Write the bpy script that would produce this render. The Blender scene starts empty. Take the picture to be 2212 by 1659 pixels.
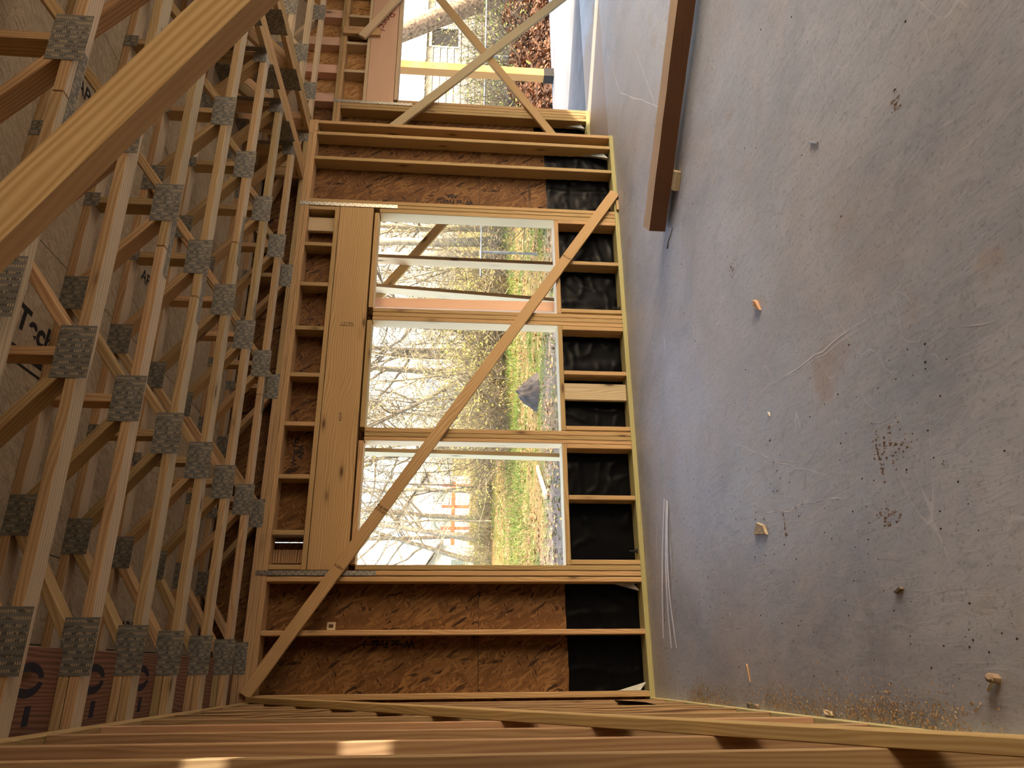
import bpy, bmesh, math, random
from mathutils import Vector, Matrix, noise
random.seed(7)
S = bpy.context.scene
COL = S.collection
V = Vector

# ------------------------------------------------------------------ camera
cam_d = bpy.data.cameras.new('camera'); cam = bpy.data.objects.new('camera', cam_d); COL.objects.link(cam)
cam_d.sensor_width = 36.0; cam_d.sensor_fit = 'HORIZONTAL'
cam_d.lens = 1562.35 * 36.0 / 2212.0
yaw, pitch, roll = math.radians(21.80995), math.radians(4.87615), math.radians(1.37830)
fw = V((math.sin(yaw)*math.cos(pitch), math.cos(yaw)*math.cos(pitch), -math.sin(pitch)))
rt = V((math.cos(yaw), -math.sin(yaw), 0)); up = rt.cross(fw)
rt2 = math.cos(roll)*rt + math.sin(roll)*up; up2 = -math.sin(roll)*rt + math.cos(roll)*up
# the photograph was taken with the phone turned on its side: picture-right is down in the room
cx, cy, cz = -up2, rt2, -fw
M = Matrix(((cx.x, cy.x, cz.x, 0.17548), (cx.y, cy.y, cz.y, -5.46498), (cx.z, cy.z, cz.z, 1.49900), (0, 0, 0, 1)))
cam.matrix_world = M
cam_d.clip_start = 0.05; cam_d.clip_end = 400
S.camera = cam
# ------------------------------------------------------------------ sky, sun, exposure
S.view_settings.view_transform = 'Standard'; S.view_settings.look = 'None'
S.view_settings.gamma = 1.0; S.view_settings.use_curve_mapping = False
S.view_settings.exposure = 3.0
SUN_DIR = V((0.671, -0.503, 0.545)).normalized()
wd = bpy.data.worlds.new('world'); S.world = wd; wd.use_nodes = True
nt = wd.node_tree; bg = nt.nodes['Background']
sky = nt.nodes.new('ShaderNodeTexSky'); sky.sky_type = 'NISHITA'; sky.sun_disc = False
sky.sun_elevation = math.radians(33); sky.sun_rotation = math.atan2(SUN_DIR.x, SUN_DIR.y)
sky.air_density = 1.0; sky.dust_density = 2.5; sky.ozone_density = 1.0
wm = nt.nodes.new('ShaderNodeMix'); wm.data_type = 'RGBA'; wm.blend_type = 'MULTIPLY'; wm.inputs[0].default_value = 1.0
wm.inputs[7].default_value = (1.0, 0.90, 0.80, 1)      # hazy, warm winter sky
nt.links.new(sky.outputs[0], wm.inputs[6]); nt.links.new(wm.outputs[2], bg.inputs[0]); bg.inputs[1].default_value = 0.18
sun_d = bpy.data.lights.new('sun', 'SUN'); sun = bpy.data.objects.new('sun', sun_d); COL.objects.link(sun)
sun_d.energy = 1.5; sun_d.angle = math.radians(0.6); sun_d.color = (1.0, 0.90, 0.74)
sun.rotation_euler = SUN_DIR.to_track_quat('Z', 'Y').to_euler()
S.cycles.use_denoising = True
S.cycles.max_bounces = 10; S.cycles.diffuse_bounces = 7

# ------------------------------------------------------------------ materials
def newmat(name):
    m = bpy.data.materials.new(name); m.use_nodes = True
    t = m.node_tree; b = t.nodes['Principled BSDF']
    return m, t, b
def N(t, typ, **kw):
    n = t.nodes.new(typ)
    for k, v in kw.items():
        if k.startswith('i_'):
            n.inputs[int(k[2:]) if k[2:].isdigit() else k[2:].replace('_', ' ')].default_value = v
        else: setattr(n, k, v)
    return n
def ramp(t, fac, stops):
    r = t.nodes.new('ShaderNodeValToRGB'); e = r.color_ramp.elements
    while len(e) < len(stops): e.new(0.5)
    for i, (p, c) in enumerate(stops):
        e[i].position = p; e[i].color = (c[0], c[1], c[2], 1) if len(c) == 3 else c
    t.links.new(fac, r.inputs[0]); return r.outputs[0]
def mixc(t, fac, a, b, mode='MIX'):
    n = t.nodes.new('ShaderNodeMix'); n.data_type = 'RGBA'; n.blend_type = mode
    for s, v in ((n.inputs[0], fac), (n.inputs[6], a), (n.inputs[7], b)):
        if hasattr(v, 'links') or hasattr(v, 'is_linked'): t.links.new(v, s)
        elif isinstance(v, (int, float)): s.default_value = v
        else: s.default_value = (v[0], v[1], v[2], 1)
    return n.outputs[2]
def math1(t, op, a, b=None, clamp=False):
    n = t.nodes.new('ShaderNodeMath'); n.operation = op; n.use_clamp = clamp
    for s, v in ((n.inputs[0], a), (n.inputs[1], b)):
        if v is None: continue
        if isinstance(v, (int, float)): s.default_value = v
        else: t.links.new(v, s)
    return n.outputs[0]
def objcoords(t, scale=(1, 1, 1), rnd=(31.0, 7.0, 3.0), rot=(0, 0, 0)):
    tc = t.nodes.new('ShaderNodeTexCoord'); oi = t.nodes.new('ShaderNodeObjectInfo')
    vm = t.nodes.new('ShaderNodeVectorMath'); vm.operation = 'SCALE'; vm.inputs[0].default_value = rnd
    t.links.new(oi.outputs['Random'], vm.inputs['Scale'])
    ad = t.nodes.new('ShaderNodeVectorMath'); ad.operation = 'ADD'
    t.links.new(tc.outputs['Object'], ad.inputs[0]); t.links.new(vm.outputs[0], ad.inputs[1])
    mp = t.nodes.new('ShaderNodeMapping'); mp.inputs['Scale'].default_value = scale; mp.inputs['Rotation'].default_value = rot
    t.links.new(ad.outputs[0], mp.inputs[0]); return mp.outputs[0], ad.outputs[0], oi.outputs['Random']
def wood(name, light, dark, knot=(0.07, 0.03, 0.012), rough=0.7, knots=True, contrast=1.0, grain=0.62):
    """sawn lumber: grain runs along the board's own X axis"""
    m, t, b = newmat(name)
    c, raw, rnd = objcoords(t)
    # slow warp
    n1 = N(t, 'ShaderNodeTexNoise', i_Scale=1.0, i_Detail=2.0)
    mp = N(t, 'ShaderNodeMapping'); mp.inputs['Scale'].default_value = (1.0, 5, 5)
    t.links.new(raw, mp.inputs[0]); t.links.new(mp.outputs[0], n1.inputs['Vector'])
    # rings across the section, warped so that flat-sawn faces show cathedrals
    mp2 = N(t, 'ShaderNodeMapping'); mp2.inputs['Scale'].default_value = (0.9, 42, 42)
    t.links.new(raw, mp2.inputs[0])
    av = N(t, 'ShaderNodeVectorMath', operation='SCALE'); t.links.new(n1.outputs['Color'], av.inputs[0]); av.inputs['Scale'].default_value = 3.4
    ad = N(t, 'ShaderNodeVectorMath', operation='ADD'); t.links.new(mp2.outputs[0], ad.inputs[0]); t.links.new(av.outputs[0], ad.inputs[1])
    w = N(t, 'ShaderNodeTexWave', wave_type='BANDS', bands_direction='DIAGONAL', i_Scale=0.9, i_Distortion=1.2, i_Detail=1.0)
    t.links.new(ad.outputs[0], w.inputs['Vector'])
    # fine fibre
    mp3 = N(t, 'ShaderNodeMapping'); mp3.inputs['Scale'].default_value = (3.0, 120, 120)
    t.links.new(raw, mp3.inputs[0])
    n2 = N(t, 'ShaderNodeTexNoise', i_Scale=1.0, i_Detail=3.0); t.links.new(mp3.outputs[0], n2.inputs['Vector'])
    f = math1(t, 'ADD', math1(t, 'MULTIPLY', w.outputs['Fac'], 0.62), math1(t, 'MULTIPLY', n2.outputs['Fac'], 0.42))
    col = ramp(t, f, [(0.22, light), (0.55, [l*(1-grain*0.45*contrast)+d*grain*0.45*contrast for l, d in zip(light, dark)]), (0.92, [l*(1-grain*contrast)+d*grain*contrast for l, d in zip(light, dark)])])
    # board to board and along-board variation
    mp4 = N(t, 'ShaderNodeMapping'); mp4.inputs['Scale'].default_value = (0.8, 3, 3)
    t.links.new(raw, mp4.inputs[0])
    n3 = N(t, 'ShaderNodeTexNoise', i_Scale=1.0, i_Detail=2.0); t.links.new(mp4.outputs[0], n3.inputs['Vector'])
    v = math1(t, 'ADD', math1(t, 'MULTIPLY', rnd, 0.28), math1(t, 'MULTIPLY', n3.outputs['Fac'], 0.34))
    v = math1(t, 'ADD', v, 0.68)
    hs = N(t, 'ShaderNodeHueSaturation'); t.links.new(col, hs.inputs['Color']); t.links.new(v, hs.inputs['Value'])
    hs.inputs['Saturation'].default_value = 1.0
    t.links.new(math1(t, 'ADD', math1(t, 'MULTIPLY', rnd, -0.018), 0.509), hs.inputs['Hue'])
    out = hs.outputs[0]
    if knots:
        mp5 = N(t, 'ShaderNodeMapping'); mp5.inputs['Scale'].default_value = (2.2, 7, 7)
        t.links.new(raw, mp5.inputs[0])
        vo = N(t, 'ShaderNodeTexVoronoi', i_Scale=1.0); t.links.new(mp5.outputs[0], vo.inputs['Vector'])
        k = ramp(t, vo.outputs['Distance'], [(0.05, (1, 1, 1)), (0.12, (0.25, 0.25, 0.25)), (0.24, (0, 0, 0))])
        sel = N(t, 'ShaderNodeSeparateColor'); t.links.new(vo.outputs['Color'], sel.inputs[0])
        g = math1(t, 'GREATER_THAN', sel.outputs[0], 0.35)
        out = mixc(t, math1(t, 'MULTIPLY', k, math1(t, 'MULTIPLY', g, 0.85)), out, knot)
    t.links.new(out, b.inputs['Base Color']); b.inputs['Roughness'].default_value = rough
    b.inputs['Specular IOR Level'].default_value = 0.25
    bp = N(t, 'ShaderNodeBump', i_Strength=0.12, i_Distance=0.002); t.links.new(n2.outputs['Fac'], bp.inputs['Height'])
    t.links.new(bp.outputs[0], b.inputs['Normal'])
    return m
def osb(name, cols, scale=1.0, rough=0.75):
    """strand board: three layers of long flakes at different angles"""
    m, t, b = newmat(name)
    tc = t.nodes.new('ShaderNodeTexCoord'); layers = []
    nz = N(t, 'ShaderNodeTexNoise', i_Scale=9.0, i_Detail=2.0); t.links.new(tc.outputs['Object'], nz.inputs['Vector'])
    sc = N(t, 'ShaderNodeVectorMath', operation='SCALE'); t.links.new(nz.outputs['Color'], sc.inputs[0]); sc.inputs['Scale'].default_value = 0.05
    ad = N(t, 'ShaderNodeVectorMath', operation='ADD'); t.links.new(tc.outputs['Object'], ad.inputs[0]); t.links.new(sc.outputs[0], ad.inputs[1])
    for i, (ang, sx, sy) in enumerate(((0.35, 9, 55), (-0.55, 11, 62), (1.25, 10, 48), (0.95, 8, 40))):
        rot = N(t, 'ShaderNodeVectorRotate', rotation_type='Z_AXIS'); rot.inputs['Angle'].default_value = ang
        t.links.new(ad.outputs[0], rot.inputs['Vector'])
        mp = N(t, 'ShaderNodeMapping'); mp.inputs['Scale'].default_value = (sx*scale, sy*scale, 0.001); mp.inputs['Location'].default_value = (i*3.7, i*1.3, 0)
        t.links.new(rot.outputs[0], mp.inputs[0])
        vo = N(t, 'ShaderNodeTexVoronoi', voronoi_dimensions='2D', i_Scale=1.0); t.links.new(mp.outputs[0], vo.inputs['Vector'])
        se = N(t, 'ShaderNodeSeparateColor'); t.links.new(vo.outputs['Color'], se.inputs[0]); layers.append((se.outputs[0], se.outputs[1]))
    v = layers[0][0]
    for a, k in layers[1:]:
        mm = N(t, 'ShaderNodeMix', data_type='FLOAT'); t.links.new(math1(t, 'GREATER_THAN', k, 0.56), mm.inputs[0]); t.links.new(v, mm.inputs[2]); t.links.new(a, mm.inputs[3]); v = mm.outputs[0]
    big = N(t, 'ShaderNodeTexNoise', i_Scale=1.3, i_Detail=3.0); t.links.new(tc.outputs['Object'], big.inputs['Vector'])
    col = ramp(t, v, [(0.0, cols[0]), (0.08, cols[1]), (0.55, cols[2]), (1.0, cols[3])])
    hs = N(t, 'ShaderNodeHueSaturation'); t.links.new(col, hs.inputs['Color'])
    t.links.new(math1(t, 'ADD', math1(t, 'MULTIPLY', big.outputs['Fac'], 0.5), 0.75), hs.inputs['Value'])
    t.links.new(hs.outputs[0], b.inputs['Base Color']); b.inputs['Roughness'].default_value = rough
    b.inputs['Specular IOR Level'].default_value = 0.3
    bp = N(t, 'ShaderNodeBump', i_Strength=0.35, i_Distance=0.002); t.links.new(v, bp.inputs['Height']); t.links.new(bp.outputs[0], b.inputs['Normal'])
    return m
def plain(name, col, rough=0.7, metal=0.0, var=0.25, scale=6.0, spec=0.4):
    m, t, b = newmat(name)
    tc = t.nodes.new('ShaderNodeTexCoord'); n = N(t, 'ShaderNodeTexNoise', i_Scale=scale, i_Detail=4.0)
    t.links.new(tc.outputs['Object'], n.inputs['Vector'])
    c = ramp(t, n.outputs['Fac'], [(0.3, [x*(1-var) for x in col]), (0.7, [min(1, x*(1+var)) for x in col])])
    t.links.new(c, b.inputs['Base Color']); b.inputs['Roughness'].default_value = rough; b.inputs['Metallic'].default_value = metal
    b.inputs['Specular IOR Level'].default_value = spec
    return m

PINE = wood('pine', (0.50, 0.345, 0.165), (0.30, 0.155, 0.05))
PINE_PALE = wood('pine_pale', (0.58, 0.47, 0.30), (0.40, 0.26, 0.13))
PINE_RED = wood('fir_reddish', (0.48, 0.28, 0.165), (0.34, 0.15, 0.08), grain=0.3)
PINE_DIRTY = wood('pine_stained', (0.45, 0.29, 0.14), (0.07, 0.035, 0.025), grain=0.9)
FACE = wood('pine_bounce_face', (0.56, 0.475, 0.335), (0.34, 0.26, 0.16), grain=0.7)  # light bounced off the floor, painted into the chords' wide faces
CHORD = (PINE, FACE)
BRIGHT = wood('pine_daylit', (0.85, 0.70, 0.45), (0.64, 0.47, 0.25), grain=0.35)  # daylight painted into jamb, sill and post faces and the near brace's edges
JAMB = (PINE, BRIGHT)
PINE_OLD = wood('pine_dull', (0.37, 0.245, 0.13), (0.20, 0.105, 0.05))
BEAM = wood('pine_yellow', (0.80, 0.59, 0.29), (0.52, 0.28, 0.09), grain=0.75)
STRIP_METAL = plain('pale_strip_steel', (0.72, 0.75, 0.80), 0.4, 0.05, var=0.1, scale=30)
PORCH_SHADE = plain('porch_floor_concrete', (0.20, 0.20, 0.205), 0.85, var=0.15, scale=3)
TREATED = wood('treated_pine', (0.47, 0.42, 0.20), (0.29, 0.25, 0.09), grain=0.6, knots=False)
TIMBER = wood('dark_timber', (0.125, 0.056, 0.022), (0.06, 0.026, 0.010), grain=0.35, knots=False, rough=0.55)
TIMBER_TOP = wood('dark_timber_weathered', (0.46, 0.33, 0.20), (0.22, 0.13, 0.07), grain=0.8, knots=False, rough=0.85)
WOODS = {}
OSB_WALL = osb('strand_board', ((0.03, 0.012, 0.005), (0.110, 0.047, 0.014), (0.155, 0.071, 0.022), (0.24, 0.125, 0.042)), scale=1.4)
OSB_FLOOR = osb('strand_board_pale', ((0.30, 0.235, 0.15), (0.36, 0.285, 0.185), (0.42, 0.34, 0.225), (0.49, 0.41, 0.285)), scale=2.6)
OSB_BRIGHT = osb('strand_board_bounce_lit', ((0.14, 0.06, 0.02), (0.32, 0.155, 0.05), (0.42, 0.22, 0.075), (0.55, 0.33, 0.13)), scale=1.4)  # bay panel raised in tone: bounced sunlight painted into the board colour
INK = plain('black_ink', (0.012, 0.010, 0.012), 0.8, var=0.1)
INK_FAINT = plain('faint_ink', (0.10, 0.055, 0.03), 0.8, var=0.3)
INK_RED = plain('red_pencil', (0.25, 0.05, 0.03), 0.8)
GALV = plain('galvanized_steel', (0.42, 0.42, 0.39), 0.42, 1.0, var=0.2, scale=30)
FENCE = plain('fence_zinc', (0.20, 0.21, 0.21), 0.6, 0.1)
GALV_DULL = plain('dull_zinc', (0.40, 0.40, 0.35), 0.5, 0.35, var=0.2, scale=30)
DARK_METAL = plain('black_metal', (0.015, 0.015, 0.016), 0.4, 0.3)
PLASTIC = plain('black_plastic', (0.0025, 0.0026, 0.0029), 0.34, 0.0, var=0.2, spec=0.075)
PAPER = plain('paper', (0.62, 0.52, 0.34), 0.8, var=0.08)
BARK = plain('bark_grey', (0.200, 0.165, 0.115), 0.9, var=0.45, scale=9)
BARK_PALE = plain('bark_pale', (0.330, 0.280, 0.190), 0.9, var=0.35, scale=9)
BARK_BROWN = plain('bark_brown', (0.300, 0.215, 0.140), 0.9, var=0.6, scale=16)
TWIG = plain('twig', (0.290, 0.230, 0.130), 0.9, var=0.4, scale=2)
TWIG_DARK = plain('twig_dark', (0.130, 0.100, 0.060), 0.9, var=0.4, scale=2)
LEAF_G = plain('leaf_olive', (0.200, 0.205, 0.035), 0.7, var=0.5, scale=2)
LEAF_Y = plain('leaf_yellow', (0.360, 0.290, 0.050), 0.7, var=0.4, scale=2)
LEAF_B = plain('leaf_brown', (0.240, 0.110, 0.045), 0.75, var=0.6, scale=5)
LEAF_T = plain('leaf_tan', (0.360, 0.245, 0.095), 0.75, var=0.5, scale=5)
GRASS = plain('grass_blade', (0.110, 0.180, 0.022), 0.7, var=0.5, scale=1.5)
WHITE = plain('white_paint', (0.620, 0.610, 0.550), 0.7, var=0.06)
CREAM = plain('cream_paint', (0.550, 0.535, 0.450), 0.7, var=0.08)
GLASS_DARK = plain('dark_glass', (0.010, 0.011, 0.012), 0.5, spec=0.1)
GLASS_PALE = plain('pale_pane', (0.20, 0.25, 0.22), 0.4)
REDWOOD = plain('red_stain', (0.420, 0.090, 0.035), 0.7)
ROOF_GREY = plain('grey_roofing', (0.34, 0.35, 0.36), 0.6)
SAW = plain('sawdust', (0.42, 0.29, 0.15), 0.95, var=0.4, scale=60)
SOIL = plain('dark_soil', (0.055, 0.044, 0.036), 0.95, var=0.5, scale=5)
CHALK = plain('scuff', (0.70, 0.71, 0.73), 0.85, var=0.1)

# connector plate: stamped rows of tooth slots
def plate_material():
    m, t, b = newmat('stamped_plate')
    tc = t.nodes.new('ShaderNodeTexCoord')
    br = N(t, 'ShaderNodeTexBrick', i_Scale=1.0); br.offset = 0.5; br.squash = 1.0
    mp = N(t, 'ShaderNodeMapping'); mp.inputs['Rotation'].default_value = (0, 0, math.radians(90))
    t.links.new(tc.outputs['Object'], mp.inputs[0])
    br.inputs['Brick Width'].default_value = 0.0265; br.inputs['Row Height'].default_value = 0.0085; br.inputs['Mortar Size'].default_value = 0.0022
    br.inputs['Mortar Smooth'].default_value = 0.0; br.offset = 0.0
    br.inputs['Color1'].default_value = (1, 1, 1, 1); br.inputs['Color2'].default_value = (1, 1, 1, 1); br.inputs['Mortar'].default_value = (0, 0, 0, 1)
    t.links.new(mp.outputs[0], br.inputs['Vector'])
    # wide plain band between the rows of slots
    sx = N(t, 'ShaderNodeSeparateXYZ'); t.links.new(tc.outputs['Object'], sx.inputs[0])
    band = math1(t, 'GREATER_THAN', math1(t, 'PINGPONG', math1(t, 'ADD', sx.outputs[0], 10.0), 0.01125), 0.0068)
    slot = math1(t, 'MULTIPLY', math1(t, 'GREATER_THAN', math1(t, 'PINGPONG', math1(t, 'ADD', sx.outputs[1], 10.0), 0.0036), 0.0021), band)
    nz = N(t, 'ShaderNodeTexNoise', i_Scale=38.0, i_Detail=1.0); t.links.new(tc.outputs['Object'], nz.inputs['Vector'])
    sc = ramp(t, nz.outputs['Fac'], [(0.46, (0.03, 0.02, 0.012)), (0.52, (0.55, 0.42, 0.22))])
    n2 = N(t, 'ShaderNodeTexNoise', i_Scale=20.0, i_Detail=3.0); t.links.new(tc.outputs['Object'], n2.inputs['Vector'])
    base = ramp(t, n2.outputs['Fac'], [(0.3, (0.15, 0.145, 0.12)), (0.7, (0.22, 0.215, 0.18))])
    t.links.new(mixc(t, slot, base, sc), b.inputs['Base Color'])
    b.inputs['Roughness'].default_value = 0.5
    t.links.new(math1(t, 'MULTIPLY', math1(t, 'SUBTRACT', 1.0, slot), 0.3), b.inputs['Metallic'])
    return m
PLATE = plate_material()

def concrete_material():
    m, t, b = newmat('concrete')
    tc = t.nodes.new('ShaderNodeTexCoord'); P = tc.outputs['Object']
    def nz(scale, detail=4.0, sc=(1, 1, 1), dist=0.0, rot=0.0):
        mp = N(t, 'ShaderNodeMapping'); mp.inputs['Scale'].default_value = sc; mp.inputs['Rotation'].default_value = (0, 0, rot)
        t.links.new(P, mp.inputs[0]); n = N(t, 'ShaderNodeTexNoise', i_Scale=scale, i_Detail=detail, i_Distortion=dist, i_Roughness=0.6)
        t.links.new(mp.outputs[0], n.inputs['Vector']); return n.outputs['Fac']
    a = nz(1.1, 5.0, dist=0.6)
    c = ramp(t, a, [(0.30, (0.275, 0.295, 0.325)), (0.50, (0.385, 0.408, 0.440)), (0.72, (0.480, 0.508, 0.545))])
    # trowel sweeps
    b1 = nz(3.0, 5.0, (1, 3.2, 1), 1.8, 0.5)
    c = mixc(t, ramp(t, b1, [(0.45, (0, 0, 0)), (0.75, (0.45, 0.45, 0.45))]), c, (0.55, 0.55, 0.56))
    b2 = nz(5.0, 6.0, (1.0, 4.0, 1), 2.2, -0.7)
    c = mixc(t, ramp(t, b2, [(0.52, (0, 0, 0)), (0.72, (0.35, 0.35, 0.35))]), c, (0.22, 0.215, 0.21))
    # warm dusty blotches
    b3 = nz(0.9, 4.0, dist=0.4)
    c = mixc(t, ramp(t, b3, [(0.48, (0, 0, 0)), (0.70, (0.5, 0.5, 0.5))]), c, (0.47, 0.405, 0.345))
    b4 = nz(2.6, 6.0)
    c = mixc(t, ramp(t, b4, [(0.62, (0, 0, 0)), (0.74, (0.55, 0.55, 0.55))]), c, (0.36, 0.26, 0.17))
    # scratches: thin lines where a warped noise crosses its middle
    for sc, ang, w, k in (((1, 0.25, 1), 0.9, 0.0011, 0.35), ((1, 0.3, 1), -0.4, 0.0010, 0.3)):
        s = nz(2.2, 1.5, sc, 0.3, ang)
        line = math1(t, 'LESS_THAN', math1(t, 'ABSOLUTE', math1(t, 'SUBTRACT', s, 0.5)), w)
        gate = ramp(t, nz(1.7, 2.0, rot=ang), [(0.52, (0, 0, 0)), (0.6, (1, 1, 1))])
        c = mixc(t, math1(t, 'MULTIPLY', math1(t, 'MULTIPLY', line, gate), k), c, (0.75, 0.75, 0.76))
    # fine speckle
    sp = nz(70.0, 3.0)
    c = mixc(t, ramp(t, sp, [(0.3, (0.5, 0.5, 0.5)), (0.45, (0, 0, 0))]), c, (0.19, 0.18, 0.17))
    # sawdust and dirt kept against the left wall
    sx = N(t, 'ShaderNodeSeparateXYZ'); t.links.new(P, sx.inputs[0])
    e = math1(t, 'SUBTRACT', nz(6.0, 6.0), math1(t, 'MULTIPLY', sx.outputs[0], 1.6))
    c = mixc(t, ramp(t, e, [(0.40, (0, 0, 0)), (0.56, (0.75, 0.75, 0.75))]), c, (0.36, 0.255, 0.15))
    hs = N(t, 'ShaderNodeHueSaturation'); t.links.new(c, hs.inputs['Color']); hs.inputs['Value'].default_value = 1.0
    t.links.new(hs.outputs[0], b.inputs['Base Color'])
    t.links.new(math1(t, 'ADD', math1(t, 'MULTIPLY', b1, 0.35), 0.38), b.inputs['Roughness'])
    b.inputs['Specular IOR Level'].default_value = 0.45
    bp = N(t, 'ShaderNodeBump', i_Strength=0.25, i_Distance=0.004)
    t.links.new(math1(t, 'ADD', b2, math1(t, 'MULTIPLY', sp, 0.3)), bp.inputs['Height']); t.links.new(bp.outputs[0], b.inputs['Normal'])
    return m
CONCRETE = concrete_material()
BOUNCE_CONCRETE = plain('bounce_concrete', (0.44, 0.435, 0.425), 0.8, var=0.12, scale=3)

def ground_material():
    m, t, b = newmat('yard_ground')
    tc = t.nodes.new('ShaderNodeTexCoord'); P = tc.outputs['Object']
    def nz(scale, detail=5.0):
        n = N(t, 'ShaderNodeTexNoise', i_Scale=scale, i_Detail=detail, i_Roughness=0.65); t.links.new(P, n.inputs['Vector']); return n.outputs['Fac']
    leaves = ramp(t, nz(9.0, 8.0), [(0.3, (0.10, 0.05, 0.018)), (0.45, (0.25, 0.155, 0.05)), (0.62, (0.34, 0.23, 0.085)), (0.75, (0.42, 0.32, 0.16))])
    grass = ramp(t, nz(16.0, 6.0), [(0.35, (0.06, 0.085, 0.012)), (0.6, (0.15, 0.17, 0.03)), (0.75, (0.27, 0.24, 0.06))])
    dirt = ramp(t, nz(7.0, 8.0), [(0.3, (0.09, 0.07, 0.06)), (0.65, (0.20, 0.165, 0.14))])
    c = mixc(t, ramp(t, nz(0.55, 4.0), [(0.46, (0, 0, 0)), (0.60, (1, 1, 1))]), leaves, grass)
    sx = N(t, 'ShaderNodeSeparateXYZ'); t.links.new(P, sx.inputs[0])
    # bare earth beside the house
    near = math1(t, 'SUBTRACT', math1(t, 'MULTIPLY', math1(t, 'SUBTRACT', 11.0, sx.outputs[1]), 0.16), math1(t, 'MULTIPLY', sx.outputs[0], 0.055))
    near = math1(t, 'ADD', near, math1(t, 'MULTIPLY', nz(0.6, 4.0), 0.9))
    c = mixc(t, ramp(t, near, [(0.55, (0, 0, 0)), (0.95, (0.95, 0.95, 0.95))]), c, dirt)
    t.links.new(c, b.inputs['Base Color']); b.inputs['Roughness'].default_value = 0.95; b.inputs['Specular IOR Level'].default_value = 0.1
    bp = N(t, 'ShaderNodeBump', i_Strength=0.6, i_Distance=0.05); t.links.new(nz(12.0, 8.0), bp.inputs['Height']); t.links.new(bp.outputs[0], b.inputs['Normal'])
    return m
GROUND = ground_material()

# ------------------------------------------------------------------ builders
ROOT = {}
def empty(name, loc=(0, 0, 0), kind=None, label=None, cat=None, group=None):
    o = bpy.data.objects.new(name, None); COL.objects.link(o); o.location = loc; o.empty_display_size = 0.1
    if kind: o['kind'] = kind
    if label: o['label'] = label
    if cat: o['category'] = cat
    if group: o['group'] = group
    ROOT[o.name] = V(loc); return o
def tag(o, label, cat, group=None, kind=None):
    o['label'] = label; o['category'] = cat
    if group: o['group'] = group
    if kind: o['kind'] = kind
    return o
def link(name, me, mat, Mw, parent=None):
    o = bpy.data.objects.new(name, me); COL.objects.link(o)
    if mat is not None and len(me.materials) == 0:
        for m in (mat if isinstance(mat, (list, tuple)) else [mat]): me.materials.append(m)
    if parent is not None:
        o.parent = parent
        P = ROOT.get(parent.name)
        if P is None:
            Mp = parent['_mw'] if '_mw' in parent else None
        o.matrix_basis = (Matrix.Translation(P).inverted() if P is not None else MW[parent.name].inverted()) @ Mw
    else: o.matrix_basis = Mw
    MW[o.name] = Mw.copy()
    return o
MW = {}
CACHE = {}
def board_mesh(l, w, t, bev, mat):
    mats = mat if isinstance(mat, tuple) else (mat,)
    key = (round(l, 4), round(w, 4), round(t, 4), round(bev, 4), tuple(m.name for m in mats))
    if key in CACHE: return CACHE[key]
    bm = bmesh.new(); bmesh.ops.create_cube(bm, size=1)
    for v in bm.verts: v.co = V((v.co.x*l, v.co.y*w, v.co.z*t))
    if bev > 0: bmesh.ops.bevel(bm, geom=bm.edges[:], offset=min(bev, l*.3, w*.3, t*.3), segments=1, affect='EDGES')
    me = bpy.data.meshes.new('board'); bm.to_mesh(me); bm.free()
    for m in mats: me.materials.append(m)
    if len(mats) > 1:                                   # wide faces and edges take separate tones, to paint in the light on them
        for p in me.polygons: p.material_index = 1 if abs(p.normal.z) > 0.9 else 0
    CACHE[key] = me; return me
def frame(d, wdir):
    x = V(d).normalized(); y = (V(wdir) - x*x.dot(V(wdir))).normalized(); z = x.cross(y)
    return Matrix(((x.x, y.x, z.x), (x.y, y.y, z.y), (x.z, y.z, z.z)))
def board(name, p0, p1, wdir, w, t, mat, parent=None, bev=0.0025):
    """a stick of lumber from p0 to p1, w wide along wdir, t thick"""
    p0, p1 = V(p0), V(p1); c = (p0+p1)/2; l = (p1-p0).length
    R = frame(p1-p0, wdir).to_4x4()
    return link(name, board_mesh(l, w, t, bev, mat), None, Matrix.Translation(c) @ R, parent)
def box(name, lo, hi, mat, parent=None, axis=None, bev=0.0025):
    """axis-aligned box; grain along its longest side unless axis is given"""
    lo, hi = V(lo), V(hi); d = [abs(hi[i]-lo[i]) for i in range(3)]; c = (lo+hi)/2
    a = axis if axis is not None else d.index(max(d)); o = [i for i in range(3) if i != a]
    if d[o[0]] < d[o[1]]: o.reverse()
    e = [V((1, 0, 0)), V((0, 1, 0)), V((0, 0, 1))]
    R = frame(e[a], e[o[0]]).to_4x4()
    return link(name, board_mesh(d[a], d[o[0]], d[o[1]], bev, mat), None, Matrix.Translation(c) @ R, parent)
def mesh_obj(name, verts, faces, mat, parent=None, loc=(0, 0, 0), smooth=False, mats=None):
    me = bpy.data.meshes.new(name); L = V(loc)
    me.from_pydata([tuple(V(v)-L) for v in verts], [], faces); me.update()
    me.materials.append(mat)
    if mats:
        for m in mats[0]: me.materials.append(m)
        for p, i in zip(me.polygons, mats[1]): p.material_index = i
    if smooth: me.polygons.foreach_set('use_smooth', [True]*len(me.polygons))
    return link(name, me, None, Matrix.Translation(L), parent)
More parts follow.
